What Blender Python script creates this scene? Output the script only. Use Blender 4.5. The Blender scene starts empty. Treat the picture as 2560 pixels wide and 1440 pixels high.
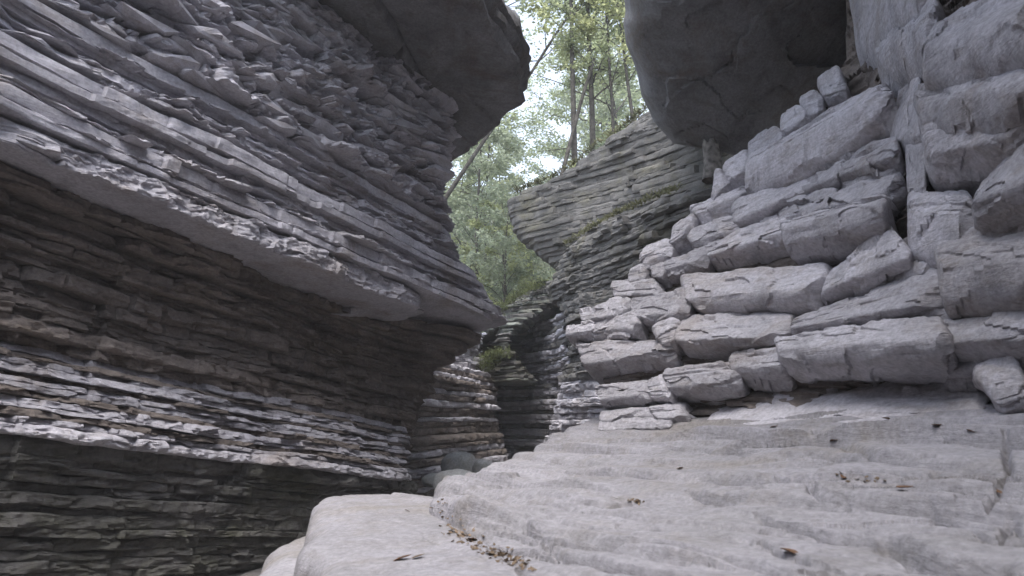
import bpy, math, random
import numpy as np
from mathutils import Vector

# ------------------------------------------------------------------ camera, sky, sun, exposure
sc = bpy.context.scene
COL = sc.collection
CAMZ = 1.7
PITCH = math.radians(11.0)
FPX = 1707.0                       # focal length in pixels of the 2560 px wide photograph
cam_d = bpy.data.cameras.new('camera')
cam = bpy.data.objects.new('camera', cam_d)
COL.objects.link(cam)
cam.location = (0, 0, CAMZ)
cam.rotation_euler = (math.pi / 2 + PITCH, 0, 0)
cam_d.sensor_width = 36.0
cam_d.lens = 36.0 * FPX / 2560.0
cam_d.clip_start = 0.05
cam_d.clip_end = 2000.0
cam_d.dof.use_dof = True
cam_d.dof.focus_distance = 11.0
cam_d.dof.aperture_fstop = 2.8
sc.camera = cam

SUN_EL, SUN_AZ = math.radians(66), math.radians(-166)     # azimuth measured from +Y towards +X
w = bpy.data.worlds.new('World')
sc.world = w
w.use_nodes = True
wn = w.node_tree
for n in list(wn.nodes):
    wn.nodes.remove(n)
sky = wn.nodes.new('ShaderNodeTexSky')
sky.sky_type = 'NISHITA'
sky.sun_disc = False
sky.sun_elevation = SUN_EL
sky.sun_rotation = SUN_AZ
sky.air_density = 1.0
sky.dust_density = 2.0
sky.ozone_density = 1.0
hs = wn.nodes.new('ShaderNodeHueSaturation')
hs.inputs['Saturation'].default_value = 0.6
bg = wn.nodes.new('ShaderNodeBackground')
bg.inputs['Strength'].default_value = 0.15
wo = wn.nodes.new('ShaderNodeOutputWorld')
wn.links.new(sky.outputs[0], hs.inputs['Color'])
wn.links.new(hs.outputs[0], bg.inputs['Color'])
wn.links.new(bg.outputs[0], wo.inputs['Surface'])

sun_d = bpy.data.lights.new('sun', 'SUN')
sun_d.energy = 1.1
sun_d.angle = math.radians(40)
sun_d.color = (1.0, 0.97, 0.94)
sun = bpy.data.objects.new('sun', sun_d)
COL.objects.link(sun)
sdir = Vector((math.sin(SUN_AZ) * math.cos(SUN_EL), math.cos(SUN_AZ) * math.cos(SUN_EL), math.sin(SUN_EL)))
sun.rotation_euler = sdir.to_track_quat('Z', 'Y').to_euler()
sun.location = (0, 0, 40)

sc.view_settings.view_transform = 'Standard'
sc.view_settings.look = 'None'
sc.view_settings.exposure = 2.0
sc.view_settings.gamma = 1.0
sc.view_settings.use_curve_mapping = False
sc.render.engine = 'CYCLES'
sc.cycles.use_denoising = True
sc.cycles.max_bounces = 6
sc.cycles.diffuse_bounces = 4
sc.cycles.transmission_bounces = 4
sc.cycles.transparent_max_bounces = 4
sc.cycles.sample_clamp_indirect = 8

# ------------------------------------------------------------------ projection helpers
CP, SP = math.cos(PITCH), math.sin(PITCH)
CAM = np.array([0.0, 0.0, CAMZ])

def ray(px, py):
    px = np.asarray(px, float); py = np.asarray(py, float)
    a = (px - 1280.0) / FPX; b = -(py - 720.0) / FPX
    return np.stack([a, CP - SP * b, SP + CP * b], -1)

def at(px, py, Y):
    r = ray(px, py)
    return CAM + r * (np.asarray(Y, float) / r[..., 1])[..., None]

def proj(P):
    d = np.asarray(P, float) - CAM
    zf = d[..., 1] * CP + d[..., 2] * SP
    yu = -d[..., 1] * SP + d[..., 2] * CP
    return 1280 + FPX * d[..., 0] / zf, 720 - FPX * yu / zf

# ------------------------------------------------------------------ numpy noise
def _h(ix, iy, iz, seed):
    n = (ix * 374761393 + iy * 668265263 + iz * 2147483647 + seed * 974634777) & 0xffffffff
    n = ((n ^ (n >> 13)) * 1274126177) & 0xffffffff
    n = ((n ^ (n >> 16)) * 2246822519) & 0xffffffff
    return ((n ^ (n >> 15)) & 0xffffff) / float(0x1000000)

def vnoise(P, seed=0):
    i = np.floor(P).astype(np.int64); f = P - i
    f = f * f * f * (f * (f * 6 - 15) + 10)
    out = 0
    for a in (0, 1):
        wx = f[..., 0] if a else 1 - f[..., 0]
        for b in (0, 1):
            wy = f[..., 1] if b else 1 - f[..., 1]
            for c in (0, 1):
                wz = f[..., 2] if c else 1 - f[..., 2]
                out = out + wx * wy * wz * _h(i[..., 0] + a, i[..., 1] + b, i[..., 2] + c, seed)
    return out * 2 - 1

def fbm(P, octs=4, seed=0, gain=0.5):
    s, a, t = 0.0, 1.0, 0.0
    Q = np.array(P, float)
    for o in range(octs):
        s = s + a * vnoise(Q, seed + o * 17); t += a
        Q = Q * 2.03 + 11.7; a *= gain
    return s / t

def n1(x, seed=0, octs=2):
    x = np.asarray(x, float)
    return fbm(np.stack([x, np.zeros_like(x) + seed * 3.1, np.zeros_like(x)], -1), octs, seed)

def facets(u, v, seed=0, tilt=0.8):
    """2D cellular noise of flat tilted facets: broken rock faces. returns offset, edge distance"""
    iu = np.floor(u).astype(np.int64); iv = np.floor(v).astype(np.int64)
    best = np.full(u.shape, 1e9); second = np.full(u.shape, 1e9); val = np.zeros(u.shape)
    for a in (-1, 0, 1):
        for b in (-1, 0, 1):
            cu, cv = iu + a, iv + b
            ju = cu + _h(cu, cv, 0, seed); jv = cv + _h(cu, cv, 1, seed)
            du, dv = u - ju, v - jv
            d = np.maximum(np.abs(du), np.abs(dv)) * 0.6 + np.hypot(du, dv) * 0.4
            o = (_h(cu, cv, 2, seed) - 0.5) * 2 + tilt * (du * (_h(cu, cv, 3, seed) - 0.5) + dv * (_h(cu, cv, 4, seed) - 0.5)) * 2
            m = d < best
            second = np.where(m, best, np.minimum(second, d))
            val = np.where(m, o, val); best = np.where(m, d, best)
    return val, second - best

# ------------------------------------------------------------------ object helpers
def mesh_from(verts, faces, name, mat, smooth=True, sharp=None):
    me = bpy.data.meshes.new(name)
    verts = np.ascontiguousarray(verts, dtype=np.float32); faces = np.ascontiguousarray(faces, dtype=np.int32)
    k = faces.shape[1]
    me.vertices.add(len(verts)); me.vertices.foreach_set('co', verts.ravel())
    me.loops.add(faces.size); me.loops.foreach_set('vertex_index', faces.ravel())
    me.polygons.add(len(faces))
    me.polygons.foreach_set('loop_start', np.arange(0, faces.size, k, dtype=np.int32))
    me.polygons.foreach_set('loop_total', np.full(len(faces), k, dtype=np.int32))
    me.polygons.foreach_set('use_smooth', np.full(len(faces), smooth, dtype=bool))
    me.update(calc_edges=True)
    me.validate()
    if sharp is not None: me.set_sharp_from_angle(angle=math.radians(sharp))
    if mat: me.materials.append(mat)
    return me

def link(name, me, parent=None, loc=(0, 0, 0), **props):
    o = bpy.data.objects.new(name, me)
    COL.objects.link(o)
    o.location = loc
    if parent is not None: o.parent = parent
    for k, v in props.items(): o[k] = v
    return o

def thing(name, label, cat, loc, group=None):
    o = link(name, None, None, tuple(float(c) for c in loc), label=label, category=cat)
    o.empty_display_size = 0.2
    if group: o['group'] = group
    return o

def child(name, verts, faces, mat, parent, smooth=True, sharp=38, **props):
    off = np.array(parent.location)
    p = parent.parent
    while p is not None:
        off = off + np.array(p.location); p = p.parent
    return link(name, mesh_from(verts - off, faces, name, mat, smooth, sharp), parent, **props)

def grid_faces(nu, nv, wrap_v=False, flip=False):
    i = np.arange(nu - 1)[:, None]
    j = np.arange(nv if wrap_v else nv - 1)[None, :]
    a = i * nv + j; b = (i + 1) * nv + j
    j2 = (j + 1) % nv
    c = (i + 1) * nv + j2; d = i * nv + j2
    f = np.stack([a, b, c, d], -1).reshape(-1, 4)
    return f[:, ::-1] if flip else f

# ------------------------------------------------------------------ materials
def rock_mat(name, c1, c2, stain=(0.10, 0.085, 0.065), stain_amt=0.35, rough=0.9, lam=7.0, bump=0.6, scale=1.0, tilt=0.0, spec=0.25, tint=(0.27, 0.215, 0.165), tint_amt=0.45, streak=0.4):
    m = bpy.data.materials.new(name); m.use_nodes = True
    c1 = tuple(a * b_ for a, b_ in zip(c1, (0.985, 0.98, 1.02))); c2 = tuple(a * b_ for a, b_ in zip(c2, (0.985, 0.98, 1.02)))
    nt = m.node_tree; N = nt.nodes; L = nt.links
    bs = N['Principled BSDF']
    bs.inputs['Roughness'].default_value = rough
    bs.inputs['Specular IOR Level'].default_value = spec
    tc = N.new('ShaderNodeTexCoord')
    def mapping(sx, sy, sz):
        mp = N.new('ShaderNodeMapping'); mp.inputs['Scale'].default_value = (sx, sy, sz)
        mp.inputs['Rotation'].default_value = (tilt, 0, 0)
        L.new(tc.outputs['Object'], mp.inputs['Vector']); return mp
    def noise(mp, s, det=6, r=0.6, dist=0.0):
        n = N.new('ShaderNodeTexNoise'); n.inputs['Scale'].default_value = s
        n.inputs['Detail'].default_value = det; n.inputs['Roughness'].default_value = r
        n.inputs['Distortion'].default_value = dist
        L.new(mp.outputs[0], n.inputs['Vector']); return n
    def ramp(src, lo, hi):
        r = N.new('ShaderNodeMapRange'); r.inputs[1].default_value = lo; r.inputs[2].default_value = hi
        L.new(src, r.inputs[0]); return r
    iso = mapping(1, 1, 1); lay = mapping(1, 1, lam)
    big = noise(iso, 1.3 * scale, 5, 0.6, 0.4); mid = noise(lay, 3.2 * scale, 6, 0.65, 0.3); fine = noise(iso, 26 * scale, 4, 0.7)
    oi = N.new('ShaderNodeObjectInfo')
    def mix(fac, a, b):
        x = N.new('ShaderNodeMix'); x.data_type = 'RGBA'
        if hasattr(fac, 'is_linked'): L.new(fac, x.inputs[0])
        else: x.inputs[0].default_value = fac
        for v, k in ((a, 6), (b, 7)):
            if hasattr(v, 'is_linked'): L.new(v, x.inputs[k])
            else: x.inputs[k].default_value = (*v, 1)
        return x.outputs[2]
    col = mix(ramp(big.outputs[0], 0.35, 0.65).outputs[0], c1, c2)
    s1 = ramp(mid.outputs[0], 0.52, 0.72)
    sm = N.new('ShaderNodeMath'); sm.operation = 'MULTIPLY'; sm.inputs[1].default_value = stain_amt
    L.new(s1.outputs[0], sm.inputs[0])
    col = mix(sm.outputs[0], col, stain)
    pat = noise(iso, 0.9 * scale, 7, 0.7, 0.8)
    pm = N.new('ShaderNodeMath'); pm.operation = 'MULTIPLY'; pm.inputs[1].default_value = tint_amt
    L.new(ramp(pat.outputs[0], 0.50, 0.66).outputs[0], pm.inputs[0])
    col = mix(pm.outputs[0], col, tint)
    if streak > 0:                    # seep streaks running down the face
        sk = noise(mapping(2.6, 2.6, 0.22), 1.0, 5, 0.6, 0.2)
        km = N.new('ShaderNodeMath'); km.operation = 'MULTIPLY'; km.inputs[1].default_value = streak
        L.new(ramp(sk.outputs[0], 0.53, 0.68).outputs[0], km.inputs[0])
        col = mix(km.outputs[0], col, tuple(x * 0.42 for x in c2))
    hv = N.new('ShaderNodeHueSaturation')
    L.new(col, hv.inputs['Color'])
    # tone of the single bed or block and a fine speckle
    v1 = N.new('ShaderNodeMapRange'); v1.inputs[3].default_value = 0.80; v1.inputs[4].default_value = 1.14
    L.new(oi.outputs['Random'], v1.inputs[0])
    v2 = N.new('ShaderNodeMapRange'); v2.inputs[1].default_value = 0.3; v2.inputs[2].default_value = 0.7
    v2.inputs[3].default_value = 0.72; v2.inputs[4].default_value = 1.2
    L.new(fine.outputs[0], v2.inputs[0])
    vm = N.new('ShaderNodeMath'); vm.operation = 'MULTIPLY'
    L.new(v1.outputs[0], vm.inputs[0]); L.new(v2.outputs[0], vm.inputs[1])
    L.new(vm.outputs[0], hv.inputs['Value'])
    L.new(hv.outputs[0], bs.inputs['Base Color'])
    # relief: fine laminae, grain
    f2 = noise(lay, 14 * scale, 6, 0.7, 0.2); f3 = noise(iso, 60 * scale, 3, 0.6)
    ad = N.new('ShaderNodeMath'); ad.operation = 'MULTIPLY_ADD'; ad.inputs[1].default_value = 0.35
    L.new(f3.outputs[0], ad.inputs[0]); L.new(f2.outputs[0], ad.inputs[2])
    bp = N.new('ShaderNodeBump'); bp.inputs['Strength'].default_value = bump; bp.inputs['Distance'].default_value = 0.02
    f4 = noise(lay, 5 * scale, 7, 0.75, 0.4)
    ad2 = N.new('ShaderNodeMath'); ad2.operation = 'MULTIPLY_ADD'; ad2.inputs[1].default_value = 1.8
    L.new(f4.outputs[0], ad2.inputs[0]); L.new(ad.outputs[0], ad2.inputs[2])
    L.new(ad2.outputs[0], bp.inputs['Height']); L.new(bp.outputs[0], bs.inputs['Normal'])
    return m

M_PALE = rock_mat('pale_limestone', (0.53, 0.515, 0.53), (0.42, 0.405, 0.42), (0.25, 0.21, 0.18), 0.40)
M_BLOCK = rock_mat('white_limestone', (0.57, 0.55, 0.56), (0.46, 0.445, 0.45), (0.27, 0.235, 0.20), 0.55, lam=4.0, bump=0.9)
M_LEDGE = rock_mat('polished_limestone', (0.335, 0.325, 0.335), (0.27, 0.262, 0.262), (0.17, 0.155, 0.14), 0.5, lam=4.0, bump=0.6, rough=0.85, streak=0.0, tint=(0.24, 0.21, 0.17))
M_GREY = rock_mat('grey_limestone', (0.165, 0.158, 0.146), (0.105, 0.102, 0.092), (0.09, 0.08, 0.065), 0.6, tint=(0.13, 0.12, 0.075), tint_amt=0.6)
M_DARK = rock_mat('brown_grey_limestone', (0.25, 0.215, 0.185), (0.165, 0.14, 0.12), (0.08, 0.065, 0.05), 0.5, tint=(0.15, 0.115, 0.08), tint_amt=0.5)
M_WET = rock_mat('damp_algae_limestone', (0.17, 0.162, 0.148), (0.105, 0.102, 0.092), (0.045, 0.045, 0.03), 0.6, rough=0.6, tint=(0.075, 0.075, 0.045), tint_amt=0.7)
M_UNDER = rock_mat('smooth_grey_bedding', (0.22, 0.215, 0.21), (0.155, 0.152, 0.147), (0.09, 0.075, 0.06), 0.6, lam=1.0, bump=0.9, tint=(0.11, 0.08, 0.055), tint_amt=0.6)
M_GREEN = rock_mat('greenish_limestone', (0.21, 0.22, 0.19), (0.14, 0.15, 0.12), (0.08, 0.09, 0.05), 0.5)
M_BOULD = rock_mat('river_boulder', (0.38, 0.385, 0.375), (0.30, 0.305, 0.285), (0.24, 0.23, 0.17), 0.5, lam=1.0, bump=0.4, streak=0.0)
M_FLOOR = rock_mat('stream_bed', (0.20, 0.19, 0.18), (0.12, 0.115, 0.11), (0.07, 0.06, 0.05), 0.5, rough=0.5)
M_SOIL = rock_mat('soil', (0.075, 0.085, 0.04), (0.05, 0.06, 0.03), (0.08, 0.075, 0.04), 0.5, lam=1.0, tint=(0.07, 0.085, 0.03), streak=0.0)

def simple_mat(name, c, rough=0.8, transl=0.0, var=0.25, spec=0.3):
    m = bpy.data.materials.new(name); m.use_nodes = True
    nt = m.node_tree; N = nt.nodes; L = nt.links
    bs = N['Principled BSDF']; bs.inputs['Roughness'].default_value = rough
    bs.inputs['Specular IOR Level'].default_value = spec
    tc = N.new('ShaderNodeTexCoord'); nz = N.new('ShaderNodeTexNoise'); nz.inputs['Scale'].default_value = 1.7 if transl else 9.0
    nz.inputs['Detail'].default_value = 5
    L.new(tc.outputs['Object'], nz.inputs['Vector'])
    mr = N.new('ShaderNodeMapRange'); mr.inputs[1].default_value = 0.3; mr.inputs[2].default_value = 0.7
    mr.inputs[3].default_value = 1 - var * 1.4; mr.inputs[4].default_value = 1 + var * 1.4
    L.new(nz.outputs[0], mr.inputs[0])
    hv = N.new('ShaderNodeHueSaturation'); hv.inputs['Color'].default_value = (*c, 1)
    L.new(mr.outputs[0], hv.inputs['Value'])
    L.new(hv.outputs[0], bs.inputs['Base Color'])
    if transl:
        tr = N.new('ShaderNodeBsdfTranslucent'); mx = N.new('ShaderNodeMixShader'); mx.inputs[0].default_value = transl
        h2 = N.new('ShaderNodeHueSaturation'); h2.inputs['Value'].default_value = 1.6
        L.new(hv.outputs[0], h2.inputs['Color']); L.new(h2.outputs[0], tr.inputs['Color'])
        L.new(bs.outputs[0], mx.inputs[1]); L.new(tr.outputs[0], mx.inputs[2])
        L.new(mx.outputs[0], N['Material Output'].inputs['Surface'])
    return m

M_BARK = simple_mat('grey_bark', (0.07, 0.063, 0.054), 0.9, 0, 0.4)
M_STUMP = simple_mat('weathered_wood', (0.16, 0.145, 0.13), 0.9, 0, 0.5)
M_LEAF = [simple_mat('leaf_green', (0.225, 0.25, 0.15), 0.5, 0.75), simple_mat('leaf_yellow_green', (0.27, 0.285, 0.155), 0.5, 0.75),
          simple_mat('leaf_blue_green', (0.24, 0.265, 0.19), 0.5, 0.75)]
M_MOSS = simple_mat('moss', (0.095, 0.11, 0.045), 0.9, 0.25, 0.4)
M_GRASS = simple_mat('dry_grass', (0.115, 0.115, 0.062), 0.9, 0.25, 0.4)
M_DLEAF = simple_mat('fallen_leaf', (0.15, 0.085, 0.05), 0.7, 0.2, 0.5)
M_DLEAF2 = simple_mat('fallen_leaf_pale', (0.17, 0.125, 0.085), 0.8, 0.1, 0.4)
M_TWIG = simple_mat('twig', (0.09, 0.07, 0.055), 0.9, 0, 0.3)

# ------------------------------------------------------------------ a bed of rock swept along a path
def resample(Q, n, dens=None):
    Q = np.asarray(Q, float)
    s = np.r_[0, np.cumsum(np.linalg.norm(np.diff(Q, axis=0), axis=1))]
    if dens is None:
        t = np.linspace(0, s[-1], n)
    else:
        wv = np.interp(np.linspace(0, s[-1], 400), dens[0], dens[1])
        cw = np.r_[0, np.cumsum((wv[1:] + wv[:-1]) / 2)]; cw /= cw[-1]
        t = np.interp(np.linspace(0, 1, n), cw, np.linspace(0, s[-1], 400))
    return np.stack([np.interp(t, s, Q[:, k]) for k in range(3)], -1), t

def bed(name, parent, mat, Q, s, nrm, up, h0, h1, p, D, seed, fr=9, ur=5, tr=3, joint=0.8, jo=0.05, gd=0.05, gw=0.02,
        fac=0.05, fs=4.0, fa=1.0, rough=0.02, rnd=0.3, lean=0.0, wob=0.014, chunk=(0.05, 1.1), **props):
    """one stratum: underside, broken front face, top. Q reference line (N,3) at h=0, p outward offset (N,)"""
    rs = np.random.RandomState(seed)
    N = len(Q); T = h1 - h0
    D = np.asarray(D, float) + 0 * s
    rnd = rnd * (0.45 + 0.9 * rs.rand())
    v_f = np.linspace(0, 1, fr)
    # joints
    cuts = [s[0] - rs.rand() * joint]
    while cuts[-1] < s[-1]: cuts.append(cuts[-1] + joint * (0.35 + 1.3 * rs.rand()))
    cuts = np.array(cuts)
    idx = np.clip(np.searchsorted(cuts, s) - 1, 0, len(cuts) - 1)
    boff = (rs.rand(len(cuts)) - 0.5) * 2 * jo
    dcut = np.min(np.abs(s[:, None] - cuts[None, :]), axis=1)
    slope = (rs.rand(len(cuts)) - 0.5) * jo * 1.2
    pe = p + boff[idx] + slope[idx] * ((s - cuts[idx]) / joint - 0.5) - gd * np.exp(-(dcut / gw) ** 2) * (0.3 + 0.7 * rs.rand(len(cuts))[idx])
    pe = pe + 0.035 * n1(s * 1.1, seed, 3)
    hm = (h0 + h1) / 2
    gw_ = 0.25 * n1(s * 0.8 + hm, 900, 2)
    gv, _ = facets((s + gw_) * chunk[1], np.full_like(s, hm * chunk[1] * 1.5) + 0.4 * gw_, 901, 0.9)
    pe = pe + chunk[0] * gv + chunk[0] * 0.8 * fbm(np.stack([s * 0.55, s * 0 + hm * 0.8, s * 0], -1), 3, 902)
    sh_ = lambda hh: 0.045 * fbm(np.stack([s * 0.45, s * 0 + hh * 0.5, s * 0], -1), 3, 903)
    hb = wob * n1(s * 0.9, seed + 5, 3) + sh_(h0); ht = wob * n1(s * 0.9, seed + 9, 3) + sh_(h1)
    # cross-section rows
    au = np.linspace(1, 0, ur, endpoint=False) ** 1.6
    at_ = (np.arange(1, tr + 1) / tr) ** 1.6
    rr = max(rnd, 1e-3)
    def cap(e):                       # rounded edge
        x = np.clip(1 - e / rr, 0, 1); return (1 - np.sqrt(np.clip(1 - x * x, 0, 1)))
    r_t = cap(1 - v_f); r_b = cap(v_f)
    rad = min(T * 0.6, 0.25) * rr / 0.5
    face_o = -(r_t + r_b) * rad + lean * T * (0.5 - v_f) * 1.0
    o_rows = [pe[:, None] * (1 - au)[None] + (-D)[:, None] * au[None] + face_o[0] * (1 - au)[None]]
    h_rows = [np.repeat((h0 + hb)[:, None], ur, 1)]
    o_rows.append(pe[:, None] + face_o[None]); h_rows.append((h0 + hb)[:, None] + (T + ht - hb)[:, None] * v_f[None])
    o_rows.append((pe + face_o[-1])[:, None] * (1 - at_)[None] - D[:, None] * at_[None]); h_rows.append(np.repeat((h1 + ht)[:, None], tr, 1))
    o = np.concatenate(o_rows, 1); h = np.concatenate(h_rows, 1)
    R = o.shape[1]
    S = np.repeat(s[:, None], R, 1)
    fcw = np.concatenate([(1 - au) ** 6 * 1.0, np.ones(fr), (1 - at_) ** 4])[None]
    if fac > 0:
        warp = 0.12 * n1(S * 2.3, seed + 3, 2)
        fv, ed = facets((S + warp) * fs * fa, (h + warp * 0.3) * fs * 1.6, seed)
        o = o + fcw * fac * fv
        if fac > 0.02:
            fv2, _ = facets((S - warp) * fs * 2.6 * fa, h * fs * 4.0, seed + 77)
            o = o + fcw * fac * 0.38 * fv2
    P = Q[:, None, :] + nrm[:, None, :] * o[..., None] + up[None, None, :] * h[..., None]
    d = fbm(P * 5.5, 4, seed) * rough + fbm(P * np.array([9, 9, 30.0]), 3, seed + 31) * rough * 0.8
    P = P + nrm[:, None, :] * (d * fcw)[..., None] + up[None, None, :] * (fbm(P * 4.0, 3, seed + 8) * rough * 0.6)[..., None]
    return child(name, P.reshape(-1, 3), grid_faces(N, R), mat, parent, **props)

# ------------------------------------------------------------------ left cliff
dv = ray(2300, 1340); tL = dv / np.linalg.norm(dv)
th0 = math.atan2(tL[0], tL[1])
nL = np.array([math.cos(th0), -math.sin(th0), 0.0])
bL = np.cross(nL, tL); bL /= np.linalg.norm(bL)
W0 = at(0, 1052, 6.0)
dz = tL[2] / math.hypot(tL[0], tL[1])

def left_pt(s, h, p):
    return W0 + tL * s + bL * h + nL * p

def h_of(y0, pf, px=0):
    r = ray(px, y0); s = 0.0
    for _ in range(6):
        p = pf(s)
        lam = (p + (W0 - CAM) @ nL) / (r @ nL)
        X = CAM + r * lam
        s = (X - W0) @ tL
    return (X - W0) @ bL, s

def s_at_px(px, h, pf):
    ss = np.linspace(0, 16, 400)
    X = W0 + ss[:, None] * tL + h * bL + pf(ss)[:, None] * nL
    x, _ = proj(X)
    return float(np.interp(px, x, ss))

def left_path(s0, s1, R=0.9, turn=2.0, extra=1.5, n=420, base_s0=None):
    """straight along the wall then rounding away to the left behind the nose"""
    pts = [W0 + tL * s0, W0 + tL * max(s0 + 0.1, s1 - R)]
    th = th0; P = pts[-1].copy(); k = 14
    for i in range(k):
        th -= turn / k
        st = R * turn / k
        P = P + np.array([math.sin(th) * st, math.cos(th) * st, dz * st]); pts.append(P.copy())
    st = extra
    P = P + np.array([math.sin(th) * st, math.cos(th) * st, 0]); pts.append(P.copy())
    L = np.linalg.norm(pts[1] - pts[0])
    Q, s = resample(pts, n, ([0, -s0 - 0.3, -s0, L, L + R * turn, L + R * turn + extra], [0.06, 0.15, 1.2, 1.0, 0.8, 0.2]))
    d = np.gradient(Q, axis=0); a = np.arctan2(d[:, 0], d[:, 1])
    nr = np.stack([np.cos(a), -np.sin(a), 0 * a], -1)
    # smooth the normals round the bend
    for _ in range(6): nr[1:-1] = (nr[:-2] + 2 * nr[1:-1] + nr[2:]) / 4
    nr /= np.linalg.norm(nr, axis=1, keepdims=True)
    return Q, s + s0, nr

left = thing('rock_cliff', 'dark banded cliff on the left with a jutting overhang of thin beds', 'cliff', (-6.5, 8.0, 0.0))
S_BACK = -13.0
rs = np.random.RandomState(4)

def left_bed(name, y_lo, y_hi, pf, xtip, mat, seed, D=1.6, R=0.9, n=380, turn=2.0, extra=1.5, **kw):
    h0, _ = h_of(y_lo, pf); h1, _ = h_of(y_hi, pf)
    s1 = s_at_px(xtip, (h0 + h1) / 2, pf)
    Q, s, nr = left_path(S_BACK, s1, R, turn, extra, n)
    p = pf(np.clip(s, -1.0, s1 + 0.5))
    D = np.interp(s, [s1 - R - 1.2, s1 - R + 0.3], [D, 0.5])
    return bed(name, left, mat, Q, s, nr, bL, h0 - 0.004, h1, p, D, seed, **kw)

def stack(ys, pf_of, tip_of, mat_of, name, seed, **kw):
    for i in range(len(ys) - 1):
        ym = (ys[i] + ys[i + 1]) / 2
        k = dict(kw)
        for a, b in list(k.items()):
            if callable(b): k[a] = b(i, ym)
        left_bed(name, ys[i], ys[i + 1], pf_of(i, ym), tip_of(i, ym), mat_of(i, ym), seed + i * 13, **k)

def split(y0, y1, t, var, seed):
    r = np.random.RandomState(seed); ys = [y0]
    while ys[-1] - t * (1 + var) * 0.5 > y1: ys.append(ys[-1] - t * (1 + (r.rand() * 2 - 1) * var))
    ys[-1] = y1
    return ys

def sstep(x):
    x = np.clip(x, 0, 1); return x * x * (3 - 2 * x)
RS = np.random.RandomState(11)
# foot of the cliff: damp dark even beds
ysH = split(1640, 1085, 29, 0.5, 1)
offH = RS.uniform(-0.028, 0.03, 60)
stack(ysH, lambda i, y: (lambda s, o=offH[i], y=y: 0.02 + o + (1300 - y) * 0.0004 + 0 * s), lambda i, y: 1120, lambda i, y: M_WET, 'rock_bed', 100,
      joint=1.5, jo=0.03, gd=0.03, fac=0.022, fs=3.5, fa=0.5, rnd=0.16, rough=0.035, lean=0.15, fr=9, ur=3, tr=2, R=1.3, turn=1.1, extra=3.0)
# the bright rounded rim
left_bed('rock_bed', 1088, 1052, lambda s: 0.20 + 0.0 * s, 1085, M_PALE, 300, joint=2.5, jo=0.02, gd=0.02, fac=0.03, fs=5, rnd=0.5, rough=0.045, fr=14, ur=6, tr=6, lean=0.6)
left_bed('rock_bed', 1052, 1034, lambda s: 0.10 + 0.0 * s, 1080, M_PALE, 301, joint=2.0, jo=0.03, gd=0.02, fac=0.03, fs=7, rnd=0.5, rough=0.04, fr=9, ur=3, tr=6, lean=0.8)
# shelving thin beds above the rim, stepping back
ysF = split(1034, 845, 19, 0.5, 2)
offF = RS.uniform(-0.025, 0.025, 60)
stack(ysF, lambda i, y: (lambda s, o=offF[i], y=y: 0.04 + o - (1034 - y) * 0.0024 + 0 * s), lambda i, y: 1075 + 0.1 * (1034 - y), lambda i, y: M_PALE if i % 3 else M_DARK, 'rock_bed', 400,
      joint=lambda i, y: [0.6, 1.3, 0.8][i % 3], jo=0.035, gd=0.04, fac=0.045, fs=4.0, fa=0.6, rnd=0.10, rough=0.03, fr=8, ur=3, tr=4, lean=0.8, chunk=(0.09, 0.9), R=1.2, turn=1.3, extra=2.5)
# recessed beds under the overhang, broken into blocks
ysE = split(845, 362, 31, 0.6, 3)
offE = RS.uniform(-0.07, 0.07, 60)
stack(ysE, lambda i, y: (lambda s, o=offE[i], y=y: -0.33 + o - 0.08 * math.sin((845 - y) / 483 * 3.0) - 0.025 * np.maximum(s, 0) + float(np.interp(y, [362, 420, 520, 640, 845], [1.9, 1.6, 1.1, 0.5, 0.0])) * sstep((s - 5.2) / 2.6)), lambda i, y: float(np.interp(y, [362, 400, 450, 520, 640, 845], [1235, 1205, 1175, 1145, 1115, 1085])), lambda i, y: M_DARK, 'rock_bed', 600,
      joint=lambda i, y: [0.5, 1.1, 0.7, 1.8, 0.4][i % 5], jo=0.085, gd=0.05, gw=0.02, fac=0.05, fs=3.6, fa=0.7, rnd=0.2, rough=0.03, lean=0.3, chunk=(0.10, 0.9), fr=11, ur=4, tr=3, R=0.6, turn=1.9, extra=2.0)
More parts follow.
